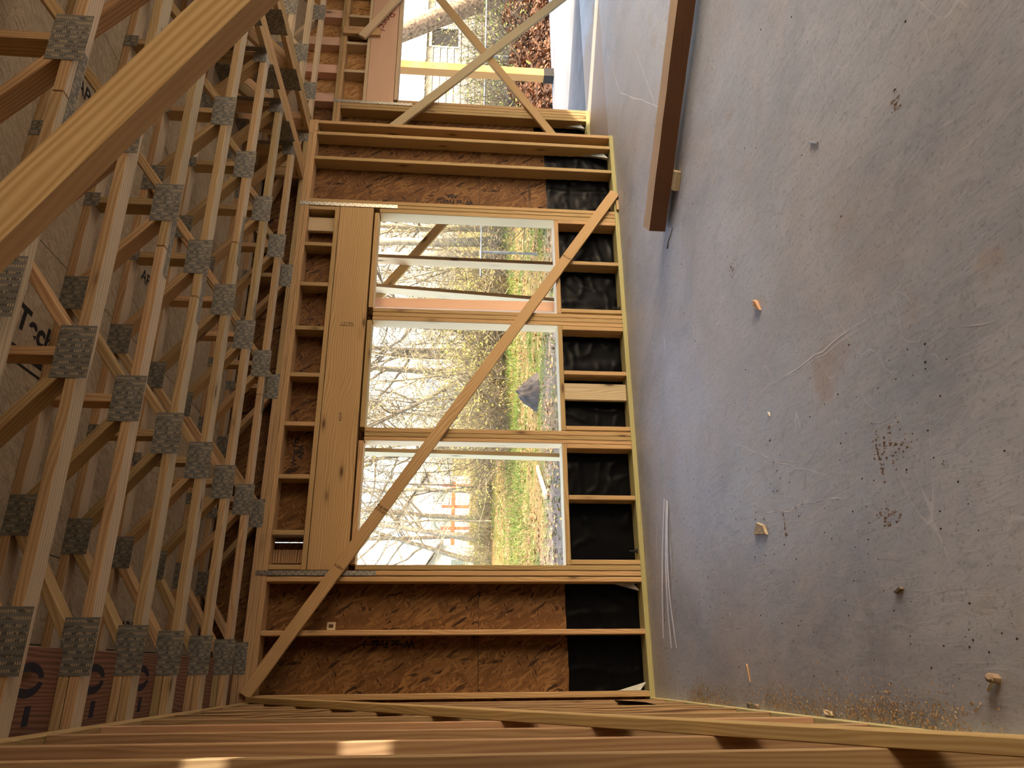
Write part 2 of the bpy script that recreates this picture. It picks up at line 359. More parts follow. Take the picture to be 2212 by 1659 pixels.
def tube(vs, fs, pts, rad, n=6, cap=True):
    """append a tapered tube through pts to vs, fs"""
    base = len(vs); prev = None
    for i, p in enumerate(pts):
        p = V(p); d = (V(pts[min(i+1, len(pts)-1)]) - V(pts[max(i-1, 0)]))
        if d.length < 1e-9: d = V((0, 0, 1))
        d.normalize(); a = d.orthogonal().normalized() if prev is None else (prev - d*prev.dot(d)).normalized()
        prev = a; b = d.cross(a); r = rad[i] if hasattr(rad, '__len__') else rad
        for k in range(n):
            th = 2*math.pi*k/n; vs.append(p + (a*math.cos(th)+b*math.sin(th))*r)
    for i in range(len(pts)-1):
        for k in range(n):
            k2 = (k+1) % n; fs.append((base+i*n+k, base+i*n+k2, base+(i+1)*n+k2, base+(i+1)*n+k))
    if cap:
        fs.append(tuple(base+k for k in range(n))[::-1]); fs.append(tuple(base+(len(pts)-1)*n+k for k in range(n)))
FONT_CACHE = {}
def lettering(name, txt, size, origin, xdir, ydir, mat, parent, bold=0.0, spacing=1.0):
    """flat print: text laid on a surface, reading along xdir with its tops towards ydir"""
    cu = bpy.data.curves.new(name, 'FONT'); cu.body = txt; cu.size = size; cu.align_x = 'CENTER'; cu.align_y = 'CENTER'
    cu.offset = bold; cu.space_character = spacing; cu.materials.append(mat)
    R = frame(xdir, ydir).to_4x4()
    o = bpy.data.objects.new(name, cu); COL.objects.link(o); Mw = Matrix.Translation(V(origin)) @ R
    if parent is not None:
        o.parent = parent; P = ROOT.get(parent.name)
        o.matrix_basis = (Matrix.Translation(P).inverted() if P is not None else MW[parent.name].inverted()) @ Mw
    else: o.matrix_basis = Mw
    return o

H = 2.776                 # underside of the lower top plate
ZT = 2.852                # top of the double top plate = underside of the trusses
ZD = 3.26                 # underside of the floor deck above
G = -0.35                 # ground level outside

# ================================================================== LARGE STRUCTURE
# ---- floor slab
fl = empty('floor', (3, -3, 0), 'structure')
box('slab', (-0.16, -9.2, -0.30), (9.15, 0.16, 0.0), CONCRETE, fl, bev=0)
box('slab', (4.96, 0.16, -0.30), (9.15, 1.08, 0.0), CONCRETE, fl, bev=0)
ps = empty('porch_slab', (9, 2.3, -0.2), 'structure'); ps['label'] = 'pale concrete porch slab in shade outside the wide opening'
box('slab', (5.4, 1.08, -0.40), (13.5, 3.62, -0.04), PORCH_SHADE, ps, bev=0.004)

pr_ = empty('porch_roof', (7.3, 2.4, 3.15), 'structure')
box('roof_deck', (5.0, 1.09, 3.12), (9.45, 3.75, 3.24), OSB_FLOOR, pr_, bev=0)
# ---- the framed wall with the three windows
wb = empty('wall_back', (2.5, 0.07, 0), 'structure')
D = 0.14
def stud(x0, x1, z0=0.038, z1=H, mat=PINE, name='stud', y0=0.0, y1=D, parent=None):
    return box(name, (x0+0.0008, y0, z0), (x1-0.0008, y1, z1), mat, parent or wb, axis=2, bev=0.0035)
box('bottom_plate', (-0.10, 0, 0), (4.962, D, 0.038), TREATED, wb)
box('top_plate', (0.0, 0, H), (4.83, D, H+0.0375), PINE, wb)
box('top_plate', (4.832, 0, H), (4.962, D, H+0.0375), PINE, wb, axis=1)
box('top_plate', (-0.14, 0, H+0.0385), (4.80, D, ZT), PINE, wb)
box('top_plate', (4.803, 0, H+0.0385), (4.962, D, ZT), PINE, wb, axis=1)
for a, b_ in ((4.921, 4.959), (4.793, 4.831), (4.515, 4.553), (4.052, 4.090), (4.0135, 4.0505), (0.836, 0.873), (0.793, 0.8315), (0.425, 0.463), (0.005, 0.044)):
    stud(a, b_)
# jacks and mullions
for a, b_ in ((3.966, 4.012), (0.876, 0.916)): stud(a, b_, z1=2.158, name='jack_stud', mat=JAMB)
for a, b_ in ((2.985, 3.023), (2.945, 2.983), (2.906, 2.943), (1.931, 1.970), (1.895, 1.930), (1.862, 1.893)):
    stud(a, b_, z1=2.158, name='mullion_stud', mat=JAMB)
# header and the plates that pack it
box('header', (0.876, -0.001, 2.212), (4.012, 0.038, 2.502), PINE, wb)
box('header', (0.876, 0.040, 2.212), (4.012, 0.078, 2.502), PINE, wb)
box('header_plate', (0.876, 0, 2.507), (4.012, D, 2.545), PINE, wb)
for x in (3.62, 3.227, 2.816, 2.402, 1.988, 1.567, 1.145):
    stud(x-0.019, x+0.019, 2.546, H, name='cripple_stud')
stud(3.972, 4.011, 2.546, H, name='cripple_stud')
box('blocking', (3.79, 0.06, 2.546), (3.93, 0.098, H), PINE_PALE, wb, axis=2)
stud(0.877, 0.915, 2.546, H, name='cripple_stud')
box('blocking', (0.935, 0.10, 2.546), (1.035, 0.135, H), PINE_DIRTY, wb, axis=0)
# windows: rough sill, head plate and the short studs below
WIN = {1: (3.023, 3.966, (3.953, 3.055, 3.531)), 2: (1.970, 2.906, (2.888, 2.478, 1.995)), 3: (0.916, 1.862, (1.843, 1.430, 0.938))}
for n, (a, b_, cr) in WIN.items():
    w = empty('window_%d' % n, ((a+b_)/2, 0.07, 0.6), 'structure')
    w['label'] = {1: 'open window hole nearest the wide opening, boards standing outside it', 2: 'middle open window hole with the dirt pile outside', 3: 'open window hole farthest from the wide opening, lawn and white house beyond'}[n]
    box('sill', (a+0.001, 0, 0.565), (b_-0.001, D, 0.603), JAMB, w)
    box('head_plate', (a+0.001, 0, 2.160), (b_-0.001, D, 2.198), JAMB, w)
    for c in cr: stud(c-0.019, c+0.019, 0.038, 0.564, name='cripple_stud', parent=w)
    if n == 2: box('blocking', (2.255, 0.045, 0.040), (2.40, 0.083, 0.563), PINE_PALE, w, axis=2)
# sheathing behind the studs, and the black membrane along its foot
for (x0, x1, z0, z1) in ((-0.15, 0.905, 0.0, 1.2475), (-0.15, 0.905, 1.2515, 2.855), (3.975, 5.0, 0.0, 1.2655), (3.975, 5.0, 1.2695, 2.855),
                         (0.905, 3.975, 0.0, 0.600), (0.905, 1.092, 2.165, 2.855), (1.099, 3.440, 2.165, 2.855), (3.4435, 3.975, 2.165, 2.855)):
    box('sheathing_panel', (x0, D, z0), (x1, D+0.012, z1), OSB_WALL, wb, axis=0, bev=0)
box('joint_light_block', (-0.15, D+0.0125, 1.20), (0.90, D+0.0145, 1.31), DARK_METAL, wb, bev=0); box('joint_light_block', (3.98, D+0.0125, 1.20), (5.0, D+0.0145, 1.31), DARK_METAL, wb, bev=0)  # dark strips added behind the panel joints to stop light leaking through
def membrane(x0, x1, z0, z1, y, parent, seed):
    nx, nz = max(6, int((x1-x0)/0.016)), max(8, int((z1-z0)/0.016)); vs, fs = [], []
    for j in range(nz+1):
        for i in range(nx+1):
            x = x0+(x1-x0)*i/nx; z = z0+(z1-z0)*j/nz
            q = V((x*5+seed, z*2.2, seed)); r = abs(noise.noise(q)); s = abs(noise.noise(V((x*3.0+z*6+seed, z*7-x*2.5, 3+seed))))
            d = 0.007*(1-min(1, r*5.0)) + 0.006*(1-min(1, s*6)) + 0.003*noise.noise(V((x*16, z*14, seed)))
            e = min(1, (z-z0)/0.02+0.2, (z1-z)/0.03+0.1) if j < nz else 0.1
            zz = z + (0.006*noise.noise(V((x*9, 0, seed))) if j == nz else 0)
            vs.append((x, y-0.004-max(0.0, d)*e, zz))
    for j in range(nz):
        for i in range(nx):
            k = j*(nx+1)+i; fs.append((k, k+1, k+nx+2, k+nx+1))
    return mesh_obj('membrane', vs, fs, PLASTIC, parent, ((x0+x1)/2, y, (z0+z1)/2), smooth=True)
xs = [0.005, 0.425, 0.793]
for i, (a, b_, zt) in enumerate(((0.045, 0.424, 0.592), (0.464, 0.792, 0.598), (4.091, 4.514, 0.642), (4.554, 4.792, 0.652), (4.832, 4.920, 0.652),
                                 (0.958, 1.410, 0.563), (1.450, 1.823, 0.563), (2.015, 2.458, 0.563), (2.498, 2.868, 0.563), (3.075, 3.511, 0.563), (3.551, 3.933, 0.563))):
    membrane(a, b_, 0.039, zt, D, wb, i*3.1)
# metal: straps over the header ends, corner ties at the foot, anchor bolts
def strap(x, z0, z1, y, parent, w=0.034):
    o = box('metal_strap', (x-w/2, y-0.004, z0), (x+w/2, y-0.0015, z1), GALV, parent, axis=2, bev=0)
    vs, fs = [], []
    k = 0; z = z0+0.02
    while z < z1-0.01:
        dx = (0.009 if k % 2 else -0.009)
        tube(vs, fs, [(x+dx, y-0.0055, z), (x+dx, y-0.004, z)], 0.0038, 6); z += 0.022; k += 1
    n = mesh_obj('nail_heads', vs, fs, DARK_METAL, o, (x, y, (z0+z1)/2)); n['kind'] = 'stuff'
    return o
strap(4.034, 2.005, 2.856, 0, wb); strap(0.855, 2.005, 2.858, 0, wb)
def tie(x, y, sgn, parent, mat=GALV_DULL, h=0.21, r=0.125, z=0.038):
    """folded corner tie: a wedge plate on the stud side with a turned lip"""
    vs = [(x, y, z+0.002), (x, y, z+h), (x, y-0.03, z+h), (x, y-r*0.55, z+0.07), (x, y-r*0.55, z+0.002)]
    t = 0.002*sgn
    v2 = [(a+t, b, c) for a, b, c in vs]
    f = [(0, 1, 2, 3, 4), (9, 8, 7, 6, 5)] + [(i, (i+1) % 5, 5+(i+1) % 5, 5+i) for i in range(5)]
    lip = [(x, y-0.03, z+h), (x+sgn*0.055, y-0.03, z+0.012), (x+sgn*0.055, y-r*0.55, z+0.012), (x, y-r*0.55, z+0.06)]
    b0 = 10; l2 = [(a, b, c-0.0025) for a, b, c in lip]
    f += [(b0, b0+1, b0+2, b0+3), (b0+7, b0+6, b0+5, b0+4)] + [(b0+i, b0+(i+1) % 4, b0+4+(i+1) % 4, b0+4+i) for i in range(4)]
    return mesh_obj('corner_tie', vs+v2+lip+l2, f, mat, parent, (x, y, z))
tie(4.7925, 0.125, -1, wb, h=0.24); tie(0.792, 0.11, -1, wb, PAPER if False else GALV_DULL); tie(0.0455, 0.11, 1, wb)
for x, dy in ((1.03, 0.06), (3.12, 0.06)):
    vs, fs = [], []; tube(vs, fs, [(x, dy, 0.038), (x, dy, 0.10)], 0.006, 8); tube(vs, fs, [(x, dy, 0.052), (x, dy, 0.066)], 0.013, 6); tube(vs, fs, [(x, dy, 0.038), (x, dy, 0.043)], 0.022, 10)
    mesh_obj('anchor_bolt', vs, fs, DARK_METAL, wb, (x, dy, 0.04))
# printing on the boards
YS = D - 0.0008
def stamp(x, z, parent=wb, y=YS, k=1.0, up_=(-1, 0, 0), along=(0, 0, 1)):
    """brand block and the small grade lines, read upwards along the panel"""
    A, U = V(along), V(up_); o = V((x, y, z))
    lettering('printed_lettering', 'West Fraser', 0.078*k, o, A, U, INK, parent, 0.0022*k)
    lettering('printed_lettering', 'APA', 0.060*k, o + U*-0.072*k + A*0.03*k, A, U, INK, parent, 0.003*k)
    lettering('printed_lettering', 'RATED SHEATHING\n24/16\nSIZED FOR SPACING', 0.024*k, o + A*0.38*k - U*0.01*k, A, U, INK_FAINT, parent, 0.0006)
    lettering('printed_lettering', 'EXPOSURE 1\nTHICKNESS 0.418 IN.\nPS 2-18 SHEATHING', 0.024*k, o + A*0.72*k - U*0.01*k, A, U, INK_FAINT, parent, 0.0006)
    vs, fs = [], []; c = o + A*0.55*k - U*0.012*k
    ring = [c + (A*math.cos(i*math.pi/12)+U*math.sin(i*math.pi/12))*0.030*k for i in range(25)]
    tube(vs, fs, ring, 0.0012, 4, cap=False)
    mesh_obj('printed_ring', vs, fs, INK, parent, c); lettering('printed_lettering', 'APA', 0.024*k, c, A, U, INK, parent, 0.0008)
stamp(4.215, 1.50, k=0.85); stamp(0.375, 1.90, k=0.95)
for x, z, s in ((1.80, 2.70, 'West Fra'), (1.80, 2.655, 'APA'), (2.19, 2.66, '24/16\n7/16 CAT.'), (2.57, 2.70, 'SHEATHING SPAN'), (2.60, 2.65, '2R15 031'), (2.99, 2.70, 'STRENGTH AXIS'), (3.02, 2.64, 'SIZED FOR SPACING'), (3.33, 2.69, 'THIS SIDE DOWN'), (3.36, 2.64, 'EXPOSURE 1')):
    big = s in ('West Fra', 'APA')
    lettering('printed_lettering', s, 0.062 if big else 0.026, (x, YS, z), (1, 0, 0), (0, 0, 1), INK if big else INK_FAINT, wb, 0.002 if big else 0.0006)
for x, z, s in ((4.30, 0.80, 'SPACING'), (4.38, 0.80, 'SIDE DOWN')):
    lettering('printed_lettering', 'THIS '+s, 0.03, (x, YS, z), (1, 0, 0), (0, 0, 1), INK_FAINT, wb, 0.0008)
box('paper_tag', (0.47, D-0.003, 2.285), (0.525, D-0.0012, 2.345), PAPER, wb, bev=0)
box('printed_block', (0.485, D-0.0042, 2.30), (0.510, D-0.0032, 2.333), INK_FAINT, wb, bev=0)
lettering('printed_lettering', 'SOUTHERN\nPINE No.2', 0.022, (2.86, -0.002, 2.36), (0, 0, 1), (-1, 0, 0), INK_FAINT, wb, 0.0006)
lettering('printed_lettering', 'KD19', 0.03, (2.05, -0.002, 2.35), (1, 0, 0), (0, 0, 1), INK_FAINT, wb, 0.0006)

# ---- the left wall, seen along its studs
wl = empty('wall_left', (-0.07, -4, 0), 'structure')
box('bottom_plate', (-D, -9.0, 0), (0, -0.005, 0.038), TREATED, wl)
box('top_plate', (-D, -9.0, H), (0, -0.003, H+0.0375), PINE, wl)
box('top_plate', (-D, -9.0, H+0.0385), (0, -0.002, ZT), PINE, wl)
for k in range(-2, 18):
    yb, yt = -(1.221+0.4064*k), -(1.12+0.4064*k)
    lean = 1.0 if k > -1 else 0.3
    mid = (yb+yt)/2; hb = (yt-yb)/2*lean
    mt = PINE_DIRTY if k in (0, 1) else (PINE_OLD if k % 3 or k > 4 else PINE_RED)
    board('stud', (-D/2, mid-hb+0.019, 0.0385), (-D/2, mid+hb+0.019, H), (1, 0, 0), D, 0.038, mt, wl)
box('sheathing_panel', (-D-0.012, -9.0, 0), (-D-0.0005, -4.6, ZD), OSB_WALL, wl, axis=1, bev=0)
box('sheathing_panel', (-D-0.012, -4.597, 0), (-D-0.0005, -2.16, ZD), OSB_WALL, wl, axis=1, bev=0)
box('sheathing_panel', (-D-0.012, -2.157, 0), (-D-0.0005, 0.15, ZD), OSB_WALL, wl, axis=1, bev=0)

FIR_PINK = wood('fir_pink', (0.66, 0.44, 0.30), (0.48, 0.26, 0.15), grain=0.35)
# ---- the bay wall with the wide opening
wy = empty('wall_bay', (7, 1.0, 0), 'structure')
B0, B1 = 0.93, 1.07
box('bottom_plate', (5.0, B0, 0), (6.11, B1, 0.038), TREATED, wy)
box('top_plate', (4.97, B0, H), (9.0, B1, H+0.0375), PINE, wy)
box('top_plate', (4.97, B0, H+0.0385), (9.0, B1, ZT), PINE, wy)
for a, b_ in ((6.070, 6.108), (6.030, 6.068), (5.990, 6.028), (5.951, 5.988)):
    box('king_stud' if a > 6.05 else 'stud', (a, B0, 0.0385), (b_, B1, H if a < 6.05 else 2.16), PINE, wy, axis=2)
box('stud', (5.30, B0, 0.0385), (5.338, B1, H), PINE, wy, axis=2)
box('header', (6.072, B0, 2.206), (9.0, B0+0.038, 2.505), FIR_PINK, wy)
box('header', (6.072, B0+0.04, 2.206), (9.0, B0+0.078, 2.505), PINE_RED, wy)
box('head_plate', (6.11, B0, 2.163), (9.0, B1, 2.201), PINE_PALE, wy)
box('header_plate', (6.072, B0, 2.507), (9.0, B1, 2.545), PINE_PALE, wy)
for x in (6.49, 6.905, 7.115, 7.325, 7.75, 8.15, 8.55): box('cripple_stud', (x-0.019, B0, 2.5455), (x+0.019, B1, H), PINE_PALE, wy, axis=2)
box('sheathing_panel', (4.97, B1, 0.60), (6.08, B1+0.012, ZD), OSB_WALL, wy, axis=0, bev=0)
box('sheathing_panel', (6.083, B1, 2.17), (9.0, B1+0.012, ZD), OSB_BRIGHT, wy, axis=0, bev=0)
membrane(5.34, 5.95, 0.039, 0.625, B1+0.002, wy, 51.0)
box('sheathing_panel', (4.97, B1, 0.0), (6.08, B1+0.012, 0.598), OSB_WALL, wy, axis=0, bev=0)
for i, x in enumerate((5.72, 6.12, 6.533, 6.945, 7.37, 7.78, 8.19, 8.6)):
    box('rim_stud', (x-0.06, B0+0.03, ZT+0.001), (x+0.06, B1-0.001, ZD), FIR_PINK, wy, axis=2)
strap(6.052, 1.998, 2.852, B0, wy); tie(5.9505, 1.05, -1, wy)
box('blocking', (7.008, B0-0.040, 2.40), (7.120, B0-0.001, 2.822), PINE, wy, axis=2)
lettering('pencil_lettering', 'Porche', 0.15, (7.22, B0-0.001, 2.375), (-0.92, 0, 0.39), (-0.39, 0, -0.92), INK_RED, wy)
# return between the two walls
wr = empty('wall_return', (5.0, 0.5, 0), 'structure')
box('sheathing_panel', (4.975, D+0.02, 0), (4.987, B0-0.005, ZD), OSB_WALL, wr, axis=2, bev=0)
# ---- right wall, out of the picture: it carries the light
wq = empty('wall_right', (9.07, -4, 0), 'structure')
for (y0, y1, z0, z1) in ((-1.12, 1.08, 0, ZD), (-1.48, -1.12, 2.72, ZD), (-3.6, -1.48, 0, ZD), (-8.9, -3.6, 2.75, ZD), (-8.9, -3.6, 0, 0.10)):
    box('sheathing_panel', (9.0, y0, z0), (9.14, y1, z1), OSB_WALL, wq, axis=1, bev=0)

wk = empty('wall_light_block', (1.5, -8.2, 0), 'structure')  # unseen wall, added and widened to keep light off the left studs
box('sheathing_panel', (-0.15, -8.3, 0), (5.6, -8.16, ZD), OSB_WALL, wk, axis=0, bev=0)
dv = empty('bounce_slab', (6, -14, G), 'structure')  # pale slab added out of view to bounce sunlight onto the ceiling
box('slab', (-4, -24, G-0.1), (26, -9.25, G+0.12), BOUNCE_CONCRETE, dv, bev=0); box('slab', (9.2, -9.25, G-0.1), (20, -1.7, G+0.12), BOUNCE_CONCRETE, dv, bev=0)
# ---- floor deck above, with its seams
ce = empty('ceiling', (4, -4, ZD), 'structure')
def deck(x0, x1, y0, y1, mat=OSB_FLOOR, name='deck_panel'):
    return box(name, (x0+0.0025, y0+0.002, ZD), (x1-0.0025, y1-0.002, ZD+0.018), mat, ce, axis=0 if mat is OSB_FLOOR else 1, bev=0)
deck(-0.16, 0.305, -9.0, 0.15)
cols = [0.305, 0.68, 1.91, 3.15, 4.38, 5.61, 6.84, 8.07, 9.14]
for i in range(8):
    off = 1.22 if i % 2 else 0.0
    ys = [0.15] + [0.15-1.15-off-2.44*k for k in range(0, 4)] + [-9.0]
    ys = [y for y in ys if y >= -9.0]
    if i in (1, 2):      # hole added in the deck so sun patches reach the left studs
        j_ = -2.22 if i == 1 else -1.0
        deck(cols[i], cols[i+1], j_, 0.15); deck(cols[i], cols[i+1], -4.56, j_); deck(cols[i], cols[i+1], -7.0, -4.79); deck(cols[i], cols[i+1], -9.0, -7.0)
        if i == 1: deck(0.68, 1.30, -4.79, -4.56); deck(1.30, 1.70, -4.68, -4.56); deck(1.70, 1.91, -4.79, -4.71)
        else: deck(1.91, 2.05, -4.79, -4.71); deck(2.05, 3.15, -4.79, -4.56)
        continue
    for a, b_ in zip(ys, ys[1:]):
        if a-b_ < 0.05: continue
        deck(cols[i], cols[i+1], b_, a)
box('deck_panel', (4.97, 0.153, ZD), (9.14, 1.09, ZD+0.018), OSB_FLOOR, ce, axis=0, bev=0)
# cover added over the panels keeps light out of the seams; same hole
for (x0, x1, y0, y1) in ((-0.2, 9.2, -4.56, 0.16), (-0.2, 9.2, -9.2, -4.79), (-0.2, 1.30, -4.79, -4.56), (1.30, 1.70, -4.68, -4.56), (1.70, 2.05, -4.79, -4.71), (2.05, 9.2, -4.79, -4.56), (4.97, 9.2, 0.16, 1.12)):
    box('seam_light_cover', (x0, y0, ZD+0.019), (x1, y1, ZD+0.028), DARK_METAL, ce, bev=0)
lettering('printed_lettering', 'onTech', 0.145, (1.545, -2.60, ZD-0.001), (-0.06, 0.998, 0), (1, 0.06, 0), INK, ce, 0.005)
for dx, w in ((-0.105, 0.03), (-0.155, 0.012)):
    box('printed_bar', (1.52+dx-w/2, -2.85, ZD-0.0012), (1.52+dx+w/2, -2.42, ZD-0.0006), INK, ce, bev=0)
for (x, y) in ((0.40, -1.55), (0.42, -1.05), (1.60, -1.42), (2.30, -1.62), (2.75, -2.60)):
    lettering('printed_lettering', 'APA', 0.10, (x, y, ZD-0.001), (0, 1, 0), (1, 0, 0), INK, ce, 0.002)
plank = box('plank', (-0.137, -9.0, 2.9305), (0.275, 0.10, 2.966), wood('stained_plank', (0.24, 0.125, 0.075), (0.11, 0.05, 0.03), grain=0.9), ce, axis=1)
INK_BLUE = plain('stencil_ink', (0.018, 0.018, 0.030), 0.8)
def stencil_ring(x, y, rx, ry, w):
    for lo, hi in ((0.16, math.pi-0.16), (math.pi+0.16, 2*math.pi-0.16)):
        vs, fs = [], []
        for i in range(19):
            a = lo+(hi-lo)*i/18 + math.pi/2*0
            vs += [(x+rx*math.sin(a), y+ry*math.cos(a), 2.9298), (x+(rx-w)*math.sin(a), y+(ry-w)*math.cos(a), 2.9298)]
            if i: q = 2*i-2; fs.append((q, q+1, q+3, q+2))
        mesh_obj('stencil_lettering', vs, fs, INK_BLUE, ce, (x, y, 2.93))
for y in (-3.10, -2.625, -2.12, -1.62):
    stencil_ring(0.165, y, 0.058, 0.105, 0.030)
    box('stencil_lettering', (0.018, y+0.02, 2.9296), (0.082, y+0.06, 2.9302), INK_BLUE, ce, bev=0)
# unseen storey over the far half of the house, added to shade the yard
wu = empty('wall_upper_shade', (2.5, -1, 4.6), 'structure')
box('shade_storey', (-0.15, -1.9, ZD+0.03), (4.96, 0.16, 6.0), OSB_WALL, wu, bev=0)

# ---- yard
gr = empty('ground', (5, 20, G), 'structure')
def yard():
    vs, fs = [], []; nx, ny = 60, 60
    def gz(x, y): return G + 0.05*noise.noise(V((x*0.35, y*0.35, 0))) + 0.10*noise.noise(V((x*0.09, y*0.09, 4))) - 0.05 + (0.010*max(0, y-14))
    for j in range(ny+1):
        for i in range(nx+1):
            x = -70+190*i/nx; y = -50+180*j/ny
            z = gz(x, y) if not (-0.2 < x < 13.6 and -9.3 < y < 3.7) else G-0.12
            vs.append((x, y, z))
    for j in range(ny):
        for i in range(nx): k = j*(nx+1)+i; fs.append((k, k+1, k+nx+2, k+nx+1))
    return mesh_obj('earth', vs, fs, GROUND, gr, (0, 0, 0), smooth=True), gz
earth, gz = yard()

# ================================================================== TRUSSES
ORD = ['the window wall', 'second', 'third', 'fourth', 'fifth', 'sixth', 'seventh', 'eighth', 'ninth']
BJ = [0.282, 1.287, 2.295, 3.30]; TJ = [0.78, 1.79, 2.80, 3.81]
def plate(x, z, y, l, h, parent, name='connector_plate'):
    return box(name, (x-l/2, y-0.0018, z-h/2), (x+l/2, y-0.0002, z+h/2), PLATE, parent, axis=0, bev=0)
def truss(y, label, x1=4.275, gable=False):
    r = empty('floor_truss', (0, y+0.045, ZT), None, label, 'truss', 'open-web floor trusses overhead')
    yc = y+0.0445
    def stick(nm, a, b_, w=0.089, t=0.038, mat=PINE): return board(nm, (a[0], yc, a[1]), (b_[0], yc, b_[1]), (0, 1, 0), w, t, mat, r)
    zb, zt = ZT+0.019, ZD-0.019
    spl = random.choice((2.05, 2.35, 2.7))
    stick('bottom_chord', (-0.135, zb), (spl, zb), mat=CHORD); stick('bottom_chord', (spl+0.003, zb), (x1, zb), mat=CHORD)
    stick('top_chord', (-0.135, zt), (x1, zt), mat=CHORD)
    stick('bearing_block', (-0.135, zb+0.0405), (0.245, zb+0.0405), t=0.0375)
    stick('end_post', (-0.112, ZT+0.125), (-0.112, ZD-0.039))
    for i, xb in enumerate(BJ):
        if i > 0: stick('vertical_web', (xb, ZT+0.039), (xb, ZD-0.039))
        for xt in TJ:
            if abs(xt-xb) < 0.6:
                s = 1 if xt > xb else -1; g = 0.055 if i else 0.03
                stick('diagonal_web', (xb+s*g, ZT+0.050 + (0.03 if not i else 0)), (xt-s*0.045, ZD-0.052))
    stick('diagonal_web', (TJ[-1]+0.05, ZD-0.052), (x1-0.05, ZT+0.055)); stick('end_post', (x1-0.02, ZT+0.039), (x1-0.02, ZD-0.039))
    for xb in BJ: plate(xb, ZT+0.030, y, 0.21, 0.13, r)
    for xt in TJ: plate(xt, ZD-0.055, y, 0.165, 0.115, r)
    for xb in BJ[1:]: plate(xb, ZD-0.035, y, 0.075, 0.07, r)
    plate(x1-0.05, ZT+0.04, y, 0.09, 0.09, r)
    if not gable:   # splice plate under the bottom chord
        me = board_mesh(0.36, 0.045, 0.0016, 0, PLATE)
        link('splice_plate', me, None, Matrix.Translation((spl+0.05, yc+0.015, ZT-0.0010)), r)
        h = 0.0012; xe = x1
        for (lo, hi) in (((xe-0.055, y-0.003, ZT-0.0025), (xe, y+0.092, ZT-0.0008)),
                         ((xe-0.055, y-0.0035, ZT-0.0025), (xe, y-0.0022, ZT+0.075)), ((xe-0.055, y+0.0915, ZT-0.0025), (xe, y+0.093, ZT+0.075)),
                         ((xe-0.002, y-0.045, ZT-0.0025), (xe+0.001, y-0.003, ZD-0.05)), ((xe-0.002, y+0.093, ZT-0.0025), (xe+0.001, y+0.135, ZD-0.05))):
            box('joist_hanger', lo, hi, GALV, r, bev=0)
    return r
words = ['nearest the window wall', 'second out from the window wall', 'third out from the window wall', 'fourth out from the window wall', 'fifth out from the window wall', 'sixth out from the window wall', 'seventh from the window wall, nearly out of view', 'eighth from the window wall, overhead']
truss(0.002, 'open-web wooden floor truss lying on top of the window wall', 4.80, True)
for k in range(8):
    truss(-0.459-0.4895*k, 'open-web wooden floor truss with metal plates, ' + words[k])
# rim behind the gable truss
box('rim_panel', (-0.15, D-0.004, ZT+0.001), (4.96, D+0.008, ZD), OSB_WALL, wb, axis=0, bev=0)
def girder(x0, plies, label, y0=-8.1, y1=-0.006, pw=0.089):
    r = empty('girder_truss', (x0, -4.5, ZT), None, label, 'girder truss')
    for p in range(plies):
        xa = x0+p*(pw+0.002); xc = xa+pw/2
        def stick(nm, a, b_, mat=PINE): return board(nm, (xc, a[0], a[1]), (xc, b_[0], b_[1]), (1, 0, 0), pw, 0.038, mat, r)
        stick('bottom_chord', (y0, ZT+0.019), (y1, ZT+0.019)); stick('top_chord', (y0, ZD-0.019), (y1, ZD-0.019))
        y = y1-0.02; k = 0
        while y > -5.2:
            stick('vertical_web', (y, ZT+0.039), (y, ZD-0.039), PINE_RED if k % 2 else PINE)
            a, b_ = (ZT+0.055, ZD-0.055) if k % 2 else (ZD-0.055, ZT+0.055)
            stick('diagonal_web', (y-0.06, a), (y-0.52, b_)); y -= 0.58; k += 1
    for k, y in enumerate((-0.62, -1.20, -1.78, -2.36)):
        for z in (ZT+0.04, ZD-0.05):
            o = board_mesh(0.24, 0.16, 0.0016, 0, PLATE)
            link('connector_plate', o, None, Matrix.Translation((x0-0.002, y, z+0.02)) @ frame((0, 1, 0), (0, 0, 1)).to_4x4(), r)
    return r
girder(4.283, 2, 'double-ply girder truss running toward the camera, hangers on its near side')
girder(4.825, 2, 'double-ply girder truss above the end of the window wall')
def bay_truss(y, label):
    r = empty('floor_truss', (7, y+0.045, ZT), None, label, 'truss', 'open-web floor trusses over the bay')
    yc = y+0.0445
    def stick(nm, a, b_, mat=PINE_PALE): return board(nm, (a[0], yc, a[1]), (b_[0], yc, b_[1]), (0, 1, 0), 0.089, 0.038, mat, r)
    stick('bottom_chord', (5.015, ZT+0.019), (9.0, ZT+0.019)); stick('top_chord', (5.015, ZD-0.019), (9.0, ZD-0.019))
    x = 5.30; k = 0
    while x < 8.6:
        stick('diagonal_web', (x+0.05, ZT+0.05), (x+0.45, ZD-0.05)); stick('diagonal_web', (x+0.55, ZD-0.05), (x+0.95, ZT+0.05))
        plate(x, ZT+0.035, y, 0.20, 0.12, r); plate(x+0.5, ZD-0.05, y, 0.16, 0.11, r); x += 1.0
    return r
bay_truss(-0.455, 'pale open-web truss over the bay, second from the wide opening'); bay_truss(-0.945, 'pale open-web truss over the bay, third from the wide opening')
bay_truss(0.0, 'pale open-web truss over the bay, nearest the wide opening')

